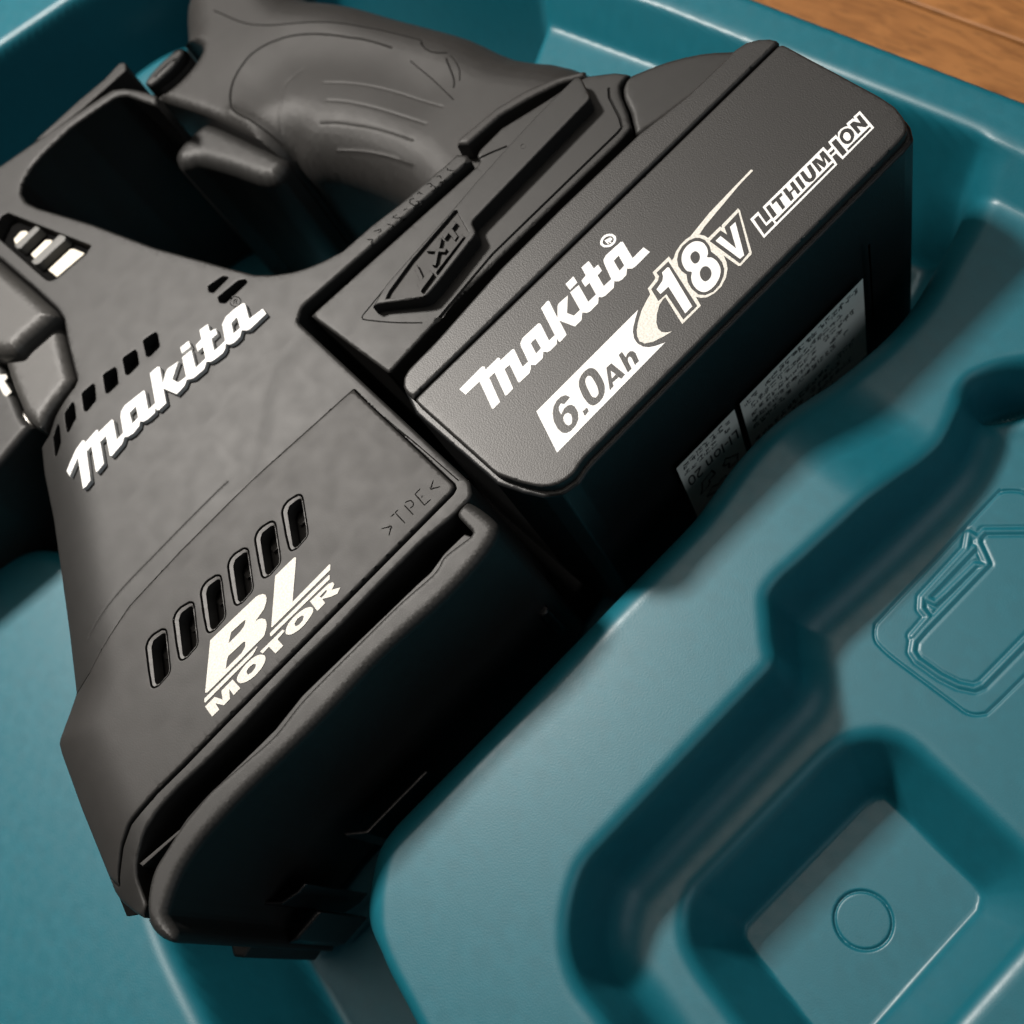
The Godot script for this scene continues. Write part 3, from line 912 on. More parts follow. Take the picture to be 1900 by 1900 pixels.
func end_cap(t: Node3D) -> void:
	var inner := smooth(pts("-7.89,27.46 -9.55,27.49 -10.62,28.21 -10.79,29.89 -10.88,31.87 -11.29,33.53 -15.35,32.97 -18.91,32.58 -22.49,33.57 -31.43,32.85 -43.20,32.68 -55.01,32.62 -61.10,32.86 -68.33,33.82 -76.62,33.17 -84.85,32.46 -89.17,32.77 -92.31,33.09 -95.69,33.73 -99.29,34.70 -102.87,35.67 -105.60,37.32 -108.23,39.96 -109.84,42.71"), 3, false)
	var outer := smooth(pts("-110.58,42.18 -110.77,44.68 -110.15,47.37 -108.58,49.89 -106.95,48.81 -106.64,44.87 -104.40,42.97 -102.85,42.02 -99.51,40.43 -95.26,39.35 -90.31,38.70 -80.34,38.34 -68.92,38.68 -57.84,38.76 -44.50,38.32 -35.89,38.64 -24.64,39.38 -15.44,39.11 -9.24,38.09 -6.51,36.43 -6.01,33.90 -6.37,29.62 -6.96,27.23"), 3, false)
	var o := inner.duplicate()
	o.append_array(outer)
	part("end_cap", shell(o, {"top": -1.4, "bottom": -74.0, "r": 2.2, "ky": 1.0, "step": 1.2, "es": 0.5, "hard": inner, "soft": outer, "crease": 70.0}), "housing", t, "black motor end cap with a rounded rim")
	part("cap_ledge", shell(pts("-11.14,32.88 -15.18,32.66 -18.82,32.33 -22.50,33.30 -31.44,32.50 -43.32,32.37 -55.19,32.30 -61.32,32.54 -68.60,33.51 -76.94,32.85 -85.22,32.14 -89.56,32.45 -92.73,32.77 -96.12,33.41 -96.58,31.47 -93.52,30.82 -88.59,30.50 -81.60,30.61 -72.90,30.82 -68.17,30.85 -59.59,29.77 -43.12,30.12 -26.62,30.55 -22.92,30.81 -18.25,29.98 -12.29,30.11"), {"top": -5.5, "bottom": -14.0, "r": 0.4, "step": 2.0, "es": 0.8}), "housing", t)
	# the recess between cover and cap, and what stands in it
	part("cap_recess", plate(pts("-117.86,33.59 -116.64,27.35 -99.01,21.49 -54.96,18.86 -8.93,20.93 -6.58,27.49 -12.33,30.22 -70.18,29.87 -104.62,31.46 -112.14,37.58"), -12.0, 1.0, [], 3.0), "cavity", t)
	part("cap_fin", shell(pts("-105.98,31.52 -105.81,32.56 -95.68,33.22 -94.94,32.62"), {"top": -3.4, "bottom": -12.0, "r": 0.2, "es": 0.6}), "rubber", t)
	var under := part("lower_housing", shell(fillet(pts("-0.38,-12.63 14.15,4.66 13.84,31.59 -10.16,36.46 -12.89,22.97 -8.79,5.64"), 2.0), {"top": -62.0, "bottom": -78.0, "r": 1.5, "step": 4.0}), "cavity", t)
	part("boss", shell(oval(pts("-12.67,30.68")[0], 1.5, 1.5, 14), {"top": -43.5, "bottom": -60.0, "r": 0.5, "es": 0.6}), "gloss_black", under)
	part("boss", shell(oval(pts("-11.85,38.68")[0], 1.6, 1.6, 14), {"top": -43.5, "bottom": -60.0, "r": 0.5, "es": 0.6}), "gloss_black", under)
	# hooks and ribs low on the end cap
	var lug := Node3D.new()
	lug.name = "cap_foot"
	t.add_child(lug, true)
	part("lug", shell(fillet(pts("-110.95,36.59 -107.13,39.27 -109.59,47.75 -113.18,48.44 -115.01,46.41"), 0.5), {"top": -38.0, "bottom": -74.0, "r": 0.8, "es": 0.6}), "housing", lug)
	part("lug", shell(fillet(pts("-97.22,48.99 -96.33,50.49 -104.78,50.94 -107.02,49.80"), 0.4), {"top": -48.0, "bottom": -74.0, "r": 0.6, "es": 0.6}), "gloss_black", lug)
	part("rib", shell(stroke(pts("-105.05,40.12 -99.98,44.98 -95.64,45.95 -93.13,45.79"), 0.8), {"top": -40.0, "bottom": -74.0, "r": 0.3, "es": 0.5}), "gloss_black", lug)
	part("rib", shell(stroke(pts("-79.25,44.29 -75.18,47.64 -56.32,47.68"), 0.9), {"top": -40.0, "bottom": -74.0, "r": 0.3, "es": 0.5}), "gloss_black", lug)

func handle(t: Node3D) -> void:
	var back := smooth(pts("31.84,-155.23 39.48,-166.14 45.74,-168.57 54.61,-167.28 64.78,-166.19 73.86,-158.84 70.49,-148.67 67.88,-143.74 66.92,-139.23 66.10,-133.84 69.07,-127.52 72.86,-118.44 77.07,-103.44 79.99,-93.90 83.93,-79.82 86.39,-63.52 92.89,-48.08 92.23,-29.35 75.06,-13.68 60.80,-15.82 47.77,-21.27 36.41,-26.80 34.32,-34.75 37.39,-53.71 37.15,-61.64 35.19,-71.03 32.09,-79.87 28.26,-86.86 27.30,-92.77 27.07,-93.32"), 3, false)
	var front := smooth(pts("26.56,-89.47 23.80,-103.84 20.81,-118.66 17.14,-131.33 14.15,-140.84 12.05,-147.42 13.23,-149.69 14.12,-144.93 15.69,-139.16 23.33,-137.49 31.07,-139.09 34.32,-142.32 33.21,-148.33 31.15,-150.20"), 3, false)
	var o := back.duplicate()
	o.append_array(front.slice(1, front.size() - 1))
	var well := fillet(pts("15.08,-144.38 17.13,-145.94 22.87,-147.11 28.34,-146.55 30.12,-144.63 30.18,-141.24 27.96,-139.12 21.95,-138.47 16.98,-139.69 15.29,-142.73"), 1.0)
	var grooves := []
	var g := func(s: String, w: float, d: float) -> void: grooves.append([smooth(pts(s), 3, false), w, d])
	g.call("43.94,-147.96 44.65,-144.41 45.47,-139.58 46.42,-135.70 47.70,-132.32 50.52,-127.41 55.38,-121.03 61.58,-111.82 66.39,-101.35 69.64,-92.59 71.58,-86.26 71.97,-84.77", 0.45, 0.5)
	g.call("71.88,-84.66 71.12,-83.55 70.61,-81.53 70.71,-79.26 71.50,-77.18 72.64,-75.53 73.21,-74.89", 0.5, 0.5)
	g.call("72.74,-73.81 72.66,-72.10 71.81,-69.30 70.63,-67.06 68.80,-65.02", 0.4, 0.3)
	g.call("71.58,-73.80 70.68,-71.90 69.38,-69.00 67.95,-66.35 66.37,-64.76", 0.5, 0.45)
	g.call("28.00,-95.89 27.46,-99.91 26.62,-105.64 25.72,-110.71 25.76,-113.57 26.70,-116.35 28.40,-118.87 30.78,-121.22 33.39,-122.85 36.38,-123.90 40.18,-124.58 44.02,-123.88 47.62,-122.19 51.14,-119.73 54.24,-116.11 56.67,-112.39 59.02,-107.99 61.09,-103.33 62.75,-99.54 64.40,-94.54 65.65,-89.79", 0.6, 0.55)
	g.call("65.63,-82.44 65.39,-77.39 65.10,-72.33 64.40,-66.31 63.76,-61.58", 0.35, 0.35)
	g.call("46.82,-98.20 50.07,-93.16 53.03,-87.26 55.25,-81.86 57.03,-76.68 58.55,-71.29 59.92,-65.85 60.87,-62.61", 0.5, 0.16)
	g.call("43.49,-92.50 45.99,-88.21 48.15,-83.29 50.21,-77.75 52.03,-72.05 53.52,-66.68 54.69,-62.21", 0.6, 0.18)
	g.call("37.89,-89.14 40.69,-84.93 42.82,-80.62 44.98,-75.81 46.82,-70.73 48.10,-66.27 49.38,-61.32", 0.7, 0.25)
	g.call("35.82,-81.71 37.86,-77.91 39.92,-73.57 41.69,-68.98 43.20,-64.17 44.85,-57.28", 0.7, -0.3)
	g.call("47.07,-107.18 43.56,-107.48 40.29,-107.42 37.34,-105.18 33.92,-102.06 29.60,-97.93", 0.8, 0.15)
	var ridge := pts("25.34,-113.93 26.86,-105.44 28.28,-98.43 28.67,-90.27")
	var palm := pts("35.56,-114.93 46.40,-113.63 53.63,-103.95 61.54,-88.04 61.60,-73.04")
	var dome := func(p: Vector2) -> float:
		var y := -11.0
		y += 0.7 * exp(-pow(near(p, ridge, false) / 1.6, 2.0))
		y -= 0.9 * exp(-pow(near(p, palm, false) / 9.0, 2.0))
		return y
	part("handle", shell(o, {"top": dome, "bottom": -79.0, "r": 15.0, "ky": 1.0, "step": 1.8, "es": 1.0, "grooves": grooves, "hard": front, "soft": back, "hard_r": 2.6, "holes": [well], "hb": 5.0}), "rubber", t, "rubber clad D handle with ribbed grip")
	# trigger
	part("trigger", shell(smooth(pts("6.09,-124.31 10.29,-126.07 17.84,-125.78 20.87,-122.54 24.03,-107.64 26.51,-94.14 23.07,-91.33 19.59,-91.00 16.56,-95.36 13.72,-104.87 9.58,-115.78 5.30,-119.52"), 2), {"top": -16.5, "bottom": -79.0, "r": 4.0, "step": 2.5}), "housing", t, "smooth black trigger")
	# direction switch: a pill with a slit
	var sw := part("direction_switch", shell(fillet(pts("15.07,-145.55 16.99,-146.52 23.03,-147.32 28.40,-146.63 29.93,-145.13 29.40,-143.66 23.73,-142.14 16.92,-142.69 15.44,-143.56"), 2.0), {"top": -10.5, "bottom": -20.0, "r": 1.2, "es": 0.6, "step": 2.0, "grooves": [[pts("18.42,-144.08 22.01,-144.31 26.64,-143.82"), 0.7, 0.7]]}), "housing", t, "black forward and reverse switch with a slit")
	part("slit_glint", shell(stroke(pts("23.94,-143.53 25.73,-143.71"), 0.5), {"top": -10.6, "bottom": -11.4, "r": 0.2, "es": 0.3}), "metal", sw)
	part("switch_well", plate(grow(well, 0.5), -17.0, 1.0, [], 1.5), "cavity", sw)

func front_end(t: Node3D) -> void:
	# the bar that stands up behind the housing
	part("guard_fin", shell(fillet(pts("-18.30,-150.33 -1.42,-149.60 7.71,-148.63 14.08,-149.16 15.18,-147.77 13.96,-145.24 6.41,-145.56 -2.66,-146.15 -14.66,-148.44"), 0.6), {"top": -3.4, "bottom": -32.0, "r": 0.5, "es": 0.8}), "rubber", t, "thin upright fin behind the housing")
	# selector window with ivory and grey tabs
	var w := Node3D.new()
	w.name = "selector_window"
	t.add_child(w, true)
	part("ivory_tab", shell(fillet(pts("-40.10,-127.48 -37.27,-127.79 -36.19,-126.55 -36.14,-124.87 -40.61,-125.50"), 0.3), {"top": -3.4, "bottom": -6.0, "r": 0.2, "es": 0.5}), "ivory_plastic", w)
	part("ivory_tab", shell(fillet(pts("-39.45,-118.79 -34.03,-118.83 -32.95,-117.35 -33.32,-115.66 -39.47,-116.47"), 0.3), {"top": -3.4, "bottom": -6.0, "r": 0.2, "es": 0.5}), "ivory_plastic", w)
	part("ivory_tab", shell(fillet(pts("-38.86,-110.05 -31.01,-109.87 -30.25,-109.00 -29.06,-105.04 -38.42,-105.89"), 0.3), {"top": -3.4, "bottom": -6.0, "r": 0.2, "es": 0.5}), "ivory_plastic", w)
	part("grey_bar", shell(fillet(pts("-40.96,-124.89 -33.34,-124.54 -32.92,-122.51 -40.43,-122.22 -41.09,-123.31"), 0.3), {"top": -2.7, "bottom": -6.0, "r": 0.3, "es": 0.5}), "grey_plastic", w)
	part("grey_bar", shell(fillet(pts("-40.60,-116.00 -30.29,-115.84 -29.47,-113.65 -30.27,-112.82 -39.44,-113.23 -40.56,-114.06"), 0.3), {"top": -2.7, "bottom": -6.0, "r": 0.3, "es": 0.5}), "grey_plastic", w)
	# gear housing beside the seam
	part("gear_housing", shell(pts("-44.71,-94.65 -47.87,-88.19 -50.63,-80.95 -52.19,-76.69 -53.45,-75.91 -62.06,-74.25 -66.26,-72.29 -67.21,-75.05 -67.56,-79.63 -65.29,-89.58 -62.67,-98.48 -63.73,-117.19 -52.27,-145.97 -50.83,-148.37 -46.70,-126.37 -45.12,-109.52 -44.28,-98.46"), {"top": -3.0, "bottom": -60.0, "r": 3.0, "step": 2.0, "es": 0.9}), "grey_housing", t, "grey gear housing left of the seam")
	part("gear_housing_step", shell(fillet(pts("-52.23,-141.16 -46.63,-122.02 -44.98,-105.86 -44.05,-94.55 -44.61,-91.99 -56.01,-92.83 -58.24,-92.25 -61.26,-95.13 -69.74,-111.98"), 1.0), {"top": 1.2, "bottom": -8.0, "r": 3.6, "ky": 1.0, "step": 2.0, "es": 0.9}), "grey_housing", t, "raised grey step on the gear housing")
	part("nose_plate", shell(pts("-64.08,-131.17 -63.54,-102.12 -66.20,-93.09 -68.66,-82.74 -68.34,-78.60 -80.16,-76.88 -89.83,-76.09 -115.62,-78.86 -116.53,-110.99"), {"top": -6.5, "bottom": -60.0, "r": 2.0, "step": 3.0}), "housing", t)
	part("nose_lettering", plate(pts("-67.10,-100.63 -66.22,-98.19 -65.00,-96.80 -65.22,-95.68 -66.39,-95.45 -66.74,-91.12 -68.42,-91.08 -68.69,-92.18 -68.24,-95.45 -69.14,-97.36"), -6.35, 0.3), "cream_print", t, "cream end of a printed word on the nose")
	part("barrel_side", shell(pts("-118.06,-140.74 -90.07,-134.88 -82.23,-108.92 -92.06,-74.78 -99.27,-73.37 -103.81,-85.66 -112.64,-91.74 -140.33,-102.29"), {"top": -50.0, "bottom": -76.0, "r": 2.0, "step": 5.0}), "gloss_black", t)
	part("nose_collar", shell(smooth(pts("-75.45,-94.23 -71.25,-94.03 -70.93,-87.26 -74.56,-81.09 -76.82,-82.37 -78.11,-88.22"), 3), {"top": -16.0, "bottom": -60.0, "r": 3.0, "es": 0.7}), "rubber", t)
	part("collar_ring", shell(smooth(pts("-68.85,-85.87 -67.87,-85.62 -68.20,-79.87 -69.04,-78.57 -69.54,-80.11"), 2), {"top": -8.0, "bottom": -20.0, "r": 0.6, "es": 0.4}), "metal", t)

func foot(t: Node3D) -> void:
	var base := pts("-0.87,-37.98 -0.84,-38.89 51.61,-35.79 52.94,-36.26 53.69,-38.10 55.31,-38.68 62.63,-38.75 73.68,-35.40 82.10,-33.19 85.20,-31.51 89.30,-26.83 90.94,-23.41 89.14,-23.40 87.25,-22.95 85.43,-20.75 83.15,-16.30 80.41,-12.13 76.11,-11.69 49.28,-12.13 28.37,-12.38 14.63,-12.02 1.99,-11.25 1.50,-11.87")
	part("foot_flange", shell(pts("86.26,-34.27 81.38,-38.71 74.13,-42.72 66.32,-45.23 58.27,-46.10 54.99,-46.54 53.13,-45.69 54.97,-43.25 57.71,-43.04 65.57,-42.41 73.24,-39.80 80.31,-36.63 85.11,-32.89"), {"top": -5.0, "bottom": -24.0, "r": 1.0, "es": 0.7}), "rubber", t)
	var lip := pts("6.76,-25.52 6.81,-27.75 9.32,-28.57 16.52,-29.44")
	var grooves := [[smooth(pts("15.20,-14.50 11.32,-19.57 7.20,-26.05 6.84,-27.71 8.97,-28.17 15.52,-29.02"), 2, false), 0.35, 0.4], [pts("18.42,-12.38 37.41,-14.39 77.48,-13.83 79.15,-14.07 80.72,-16.44 83.40,-22.61 85.33,-24.77"), 0.7, 0.6], [pts("18.23,-9.31 35.35,-9.35 66.98,-9.06 79.24,-9.09"), 0.6, 0.5], [pts("53.05,-36.97 56.53,-35.32 59.81,-33.46"), 0.6, 0.6]]
	part("battery_mount", shell(base, {"top": -4.0, "bottom": -66.0, "r": 0.8, "step": 2.6, "grooves": grooves}), "housing", t, "black foot of the tool that holds the battery")
	# the latch: flush at its upper left, proud at its lower right
	var face := fillet(pts("9.58,-25.21 15.77,-27.02 39.54,-28.80 47.47,-29.67 58.65,-30.49 69.68,-31.07 81.76,-30.95 81.99,-29.35 79.10,-22.99 39.34,-21.96 37.92,-18.55 23.41,-16.37 19.68,-16.08 18.32,-17.05 11.00,-24.78"), 0.9)
	var edge := pts("19.55,-15.58 37.80,-18.99 78.97,-22.99")
	var slope := func(p: Vector2) -> float:
		var d := near(p, edge, false)
		return 0.2 - 0.07 * d
	var well := pts("13.33,-24.03 15.04,-24.82 24.20,-26.62 31.78,-27.33 39.01,-28.00 39.43,-27.60 38.56,-25.74 36.81,-20.11 35.14,-19.78 19.14,-16.83")
	part("latch", shell(face, {"top": slope, "bottom": -5.0, "r": 0.5, "step": 1.8, "holes": [well], "hb": 1.0, "hr": 0.25, "es": 0.8}), "housing", t, "black latch with a raised three letter mark")
	var low := func(p: Vector2) -> float: return slope.call(p) - 1.0
	part("latch_panel", shell(grow(well, 0.25), {"top": low, "bottom": -5.0, "r": 0.0, "step": 1.8, "es": 0.8}), "rubber", t)
	var up := func(p: Vector2) -> float: return slope.call(p) + 0.05
	var letters := []
	for s in ["22.60,-24.05 23.83,-24.60 22.39,-20.48 21.11,-19.72", "21.16,-20.26 24.78,-20.53 24.46,-19.08 19.69,-18.17 20.29,-20.13", "27.60,-25.34 28.34,-25.47 30.96,-21.60 30.09,-21.16", "31.71,-25.48 32.18,-24.83 26.39,-20.42 25.90,-21.18", "32.55,-25.20 37.13,-25.97 36.99,-24.88 32.42,-24.11", "34.14,-25.03 35.41,-25.13 34.76,-21.75 33.57,-21.66", "25.18,-19.24 35.75,-21.43 35.40,-20.38 25.07,-18.83"]:
		letters.append(shell(pts(s), {"top": up, "bottom": -5.0, "r": 0.08, "es": 0.5, "step": 1.5}))
	part("latch_lettering", joined(letters), "rubber", t, "raised letters in the latch")
	part("latch_mark", plate(oval(pts("60.69,-27.20")[0], 0.8, 0.8), slope.call(pts("60.69,-27.20")[0]) + 0.1, 0.5, [oval(pts("60.69,-27.20")[0], 0.5, 0.5)], 0.4), "rubber", t)
	# the rail between the mount and the battery
	part("battery_rail", shell(smooth(pts("89.79,-24.29 93.69,-22.76 99.30,-19.38 104.98,-14.42 108.78,-9.52 110.44,-6.04 103.66,-5.51 93.79,-7.06 81.00,-9.76 81.14,-12.73 83.72,-16.39 85.98,-21.18"), 2), {"top": -5.0, "bottom": -60.0, "r": 1.6, "step": 2.5}), "housing", t)

func battery(t: Node3D) -> void:
	var b := Node3D.new()
	b.name = "battery_pack"
	b.set_meta("label", "black battery pack with white lettering")
	t.add_child(b, true)
	var strip := pts("0.81,0.59 0.80,-1.89 1.27,-3.39 2.74,-4.91 4.85,-5.62 13.49,-5.74 35.12,-7.33 54.04,-7.39 78.59,-6.74 91.80,-4.82 104.13,-4.54 107.08,-4.55 109.79,-3.83 111.85,-2.20 113.35,-0.07 113.84,1.55 113.77,2.26")
	part("upper_edge", shell(strip, {"top": 0.0, "bottom": -60.0, "r": 0.8, "es": 1.0, "step": 3.0}), "grained", b)
	var face := fillet(pts("0.62,1.19 113.69,2.96 114.11,17.34 114.40,29.85 114.10,34.37 112.59,38.19 110.78,40.30 108.45,40.63 80.80,40.62 53.80,40.44 39.40,40.34 15.16,40.35 11.56,41.19 7.98,40.39 5.23,38.05 3.22,34.21 1.00,28.62"), 1.2)
	part("face", shell(face, {"top": 0.0, "bottom": -60.0, "r": 0.7, "es": 1.0, "step": 3.0}), "grained", b)
	var both := pts("2.04,-4.10 104.13,-4.54 109.79,-3.83 113.35,-0.07 114.11,17.34 114.40,29.85 114.10,34.37 112.65,38.28 110.90,40.47 108.24,40.80 80.60,40.79 53.62,40.61 39.23,40.52 14.99,40.52 11.40,41.36 7.82,40.56 5.07,38.22 3.06,34.38 0.84,28.80 0.01,2.47")
	var body := fillet(grow(both, 1.0), 2.0)
	part("case_wall", shell(body, {"top": -2.6, "bottom": -75.0, "r": 0.8, "es": 1.5, "step": 4.0}), "battery_side", b, "smooth black side of the battery")
	# printed marks on the face
	print_y = 0.07
	var pr := func(s: String, hs := [], sm := false) -> ArrayMesh:
		var q := pts(s)
		if sm:
			q = smooth(q, 3)
		var hh := []
		for x in hs:
			hh.append(smooth(pts(x), 3) if sm else pts(x))
		return plate(q, print_y, 0.16, hh, 0.45)
	var word := [
		pr.call("8.99,7.61 9.03,9.69 13.13,9.85 10.54,16.80 10.77,17.08 12.73,17.05 15.11,10.90 16.69,10.96 14.49,16.83 14.67,17.05 16.72,17.00 18.66,12.09 20.08,12.24 18.42,16.78 18.61,17.06 21.53,17.16 22.29,16.69 22.96,15.98 23.62,16.82 25.68,16.88 26.84,15.89 27.37,16.64 27.95,16.89 29.89,16.89 30.89,15.95 30.63,16.80 30.82,17.12 32.86,16.96 34.22,13.21 35.33,17.00 37.28,17.00 38.67,15.84 39.22,16.69 39.89,17.01 42.33,17.01 43.51,15.98 43.88,16.60 44.67,16.96 47.07,17.02 48.26,15.98 48.78,16.78 49.65,17.06 50.95,16.97 52.12,15.99 52.76,16.90 53.68,17.13 57.99,17.10 57.97,15.15 54.68,15.14 56.28,10.55 56.08,10.14 51.64,9.87 50.47,10.31 50.01,11.02 48.23,15.08 46.03,14.98 47.08,11.98 48.46,11.93 49.03,10.16 47.80,10.06 48.40,7.81 46.31,7.67 45.51,9.86 44.00,10.06 43.44,11.83 44.70,11.88 43.58,15.07 41.29,14.99 42.89,10.34 40.48,10.11 38.82,14.97 37.00,14.92 36.54,13.25 39.62,10.25 37.07,10.05 36.43,10.30 34.42,12.41 36.17,7.86 35.95,7.57 33.82,7.73 31.17,14.97 29.49,14.91 31.14,10.39 30.90,9.95 26.32,9.76 25.10,10.29 24.71,10.85 23.15,14.90 21.52,14.90 23.25,10.24 23.02,9.95 19.46,9.79 19.79,9.37 19.61,8.85 15.89,8.79 16.29,8.06 15.91,7.57", ["27.94,12.16 26.54,12.15 25.59,14.91 27.14,14.82", "53.30,12.22 51.75,12.27 50.77,15.04 52.27,14.99"]),
		pr.call("41.31,7.79 43.67,7.83 43.14,9.65 40.84,9.67"),
		pr.call("53.19,6.52 54.30,5.97 55.44,6.17 56.24,7.05 56.35,8.12 55.78,8.94 54.83,9.33 53.73,9.09 52.93,8.22 52.80,7.26", ["53.61,6.91 54.39,6.56 55.20,6.75 55.75,7.38 55.78,8.02 55.43,8.51 54.74,8.74 53.97,8.51 53.40,7.91 53.35,7.38"], true),
		pr.call("54.10,6.95 55.38,7.42 55.53,8.00 55.17,8.24 54.75,8.12 54.68,8.67 54.41,8.47 54.45,7.89 54.29,7.85 54.19,8.35 53.90,8.18"),
	]
	part("script_lettering", joined(word), "white_print", b, "white script lettering on the battery")
	part("capacity_panel", pr.call("16.27,24.88 46.45,25.00 44.55,26.09 43.07,27.02 42.10,27.81 41.12,29.18 40.74,30.58 40.93,31.98 41.52,32.97 42.47,33.82 44.47,34.96 42.90,34.95 12.64,35.13"), "white_print", b, "white panel with the capacity in dark figures")
	print_y = 0.12
	var cap := [
		pr.call("23.09,28.16 22.85,27.11 21.99,26.59 20.69,26.52 19.30,27.03 18.09,28.02 17.06,29.51 16.44,31.34 16.41,32.66 16.97,33.48 17.95,33.86 19.40,33.75 20.71,33.18 21.76,32.00 22.22,30.59 22.08,29.68 21.51,29.21 20.51,29.08 19.11,29.61 19.45,28.59 20.07,27.84 20.87,27.64 21.22,28.34", ["18.97,30.34 19.77,30.09 20.36,30.41 20.47,31.24 19.93,32.22 19.08,32.80 18.42,32.67 18.24,31.92 18.50,31.00"]),
		pr.call("22.49,32.63 23.73,32.70 23.37,33.58 22.14,33.70"),
		pr.call("30.70,26.97 30.96,27.87 30.60,29.63 29.94,31.35 29.10,32.54 27.85,33.48 26.54,33.78 25.32,33.65 24.71,33.12 24.55,32.14 24.91,30.37 25.68,28.53 26.38,27.44 27.37,26.70 28.83,26.32 30.07,26.45", ["29.05,27.74 29.21,28.50 28.75,30.13 28.00,31.71 27.37,32.38 26.64,32.53 26.29,32.31 26.15,31.64 26.60,30.25 27.30,28.60 27.87,27.90 28.50,27.61"], true),
		pr.call("34.06,29.46 34.05,33.57 32.85,33.65 32.77,32.94 31.10,32.80 30.69,33.55 29.49,33.64 32.65,29.39", ["32.79,30.53 32.85,32.05 31.61,32.10"]),
		pr.call("37.34,29.35 36.90,30.94 37.59,30.58 38.48,30.60 38.89,31.10 38.89,31.82 38.03,33.66 36.90,33.65 37.64,31.79 37.54,31.32 37.06,31.34 36.59,31.82 35.83,33.71 34.74,33.68 36.39,29.33"),
	]
	part("capacity_figures", joined(cap), "black_print", b)
	print_y = 0.07
	var v := Node3D.new()
	v.name = "voltage_mark"
	b.add_child(v, true)
	part("swoosh", pr.call("51.32,23.08 53.86,22.70 54.32,22.31 54.78,21.12 59.62,21.18 59.30,22.38 59.98,22.29 61.28,21.61 63.07,21.19 64.73,21.19 65.82,21.46 72.35,20.70 78.58,20.54 85.36,20.41 85.62,20.65 85.48,20.98 81.06,21.07 74.29,21.74 69.23,22.24 67.31,22.69 67.73,23.68 67.78,24.79 71.36,24.87 71.30,25.44 71.76,24.92 76.80,24.85 76.66,25.50 70.58,34.54 70.17,34.78 66.82,34.88 66.61,34.52 66.61,30.32 65.85,31.89 64.78,33.23 63.03,34.42 61.02,35.06 58.97,35.05 57.33,34.50 56.43,33.53 56.03,32.50 55.13,34.86 49.69,34.78 52.12,27.50 51.58,27.45 50.09,27.75 48.26,28.82 46.69,30.22 45.88,31.46 45.75,32.61 46.27,33.54 47.20,34.30 45.00,33.63 42.92,32.79 41.65,31.72 41.37,30.53 41.91,29.34 42.83,28.25 44.33,27.14 46.79,25.72 49.11,24.89 50.70,24.44"), "cream_print", v)
	print_y = 0.12
	part("dark_outline", joined([
		pr.call("51.64,23.77 53.99,23.49 54.91,22.88 55.17,21.88 58.68,21.97 54.63,34.29 50.60,34.21 52.75,27.14 50.55,26.97"),
		pr.call("66.72,23.23 67.02,24.67 66.52,26.44 65.74,27.62 65.69,29.37 65.26,31.19 64.32,32.71 63.03,33.73 61.00,34.54 59.01,34.61 57.48,33.82 56.71,32.57 56.86,30.57 57.47,28.83 58.68,27.28 58.66,25.86 59.10,24.44 60.09,23.15 61.38,22.27 63.11,21.76 65.04,21.94 66.20,22.56"),
		pr.call("67.41,25.62 70.68,25.61 70.70,27.50 71.69,25.77 76.11,25.60 70.26,34.08 67.20,34.39"),
	]), "black_print", v)
	print_y = 0.17
	part("figures", joined([
		pr.call("52.28,24.76 54.58,24.26 55.43,23.60 55.89,22.82 57.50,22.86 57.66,23.20 53.92,33.57 51.84,33.60 54.26,26.33 51.99,26.22"),
		pr.call("66.00,23.79 66.27,24.98 65.82,26.41 64.96,27.47 64.25,27.92 64.78,28.84 64.67,30.50 63.83,32.15 62.33,33.29 60.41,33.85 58.73,33.76 57.71,33.05 57.42,31.62 57.80,29.97 58.79,28.53 59.74,27.81 59.35,26.89 59.71,25.38 60.70,23.89 62.08,22.93 63.78,22.59 65.23,22.94", ["63.88,24.97 63.87,25.98 63.19,26.87 62.27,27.24 61.58,26.90 61.64,25.97 62.23,24.96 63.18,24.63", "62.50,29.16 62.65,30.16 62.04,31.31 60.99,31.89 59.84,31.72 59.77,30.64 60.47,29.40 61.67,28.82"], true),
		pr.call("68.18,26.59 69.65,26.61 69.35,31.33 72.42,26.69 73.97,26.78 69.15,33.80 68.00,33.71"),
	]), "white_print", v)
	print_y = 0.07
	part("chemistry_panel", pr.call("76.30,28.76 78.67,28.81 77.59,32.05 78.92,32.08 80.00,28.83 98.21,28.98 97.90,30.41 99.16,30.41 99.71,28.99 101.96,29.07 101.66,29.91 102.60,29.07 103.60,28.95 104.55,29.26 104.91,29.70 105.29,28.99 106.95,29.15 107.05,29.63 107.35,29.04 109.20,29.13 107.63,34.35 98.07,34.34 98.50,32.24 97.39,32.17 96.55,34.29 74.60,34.21"), "white_print", b, "white outlined banner of dark letters")
	print_y = 0.12
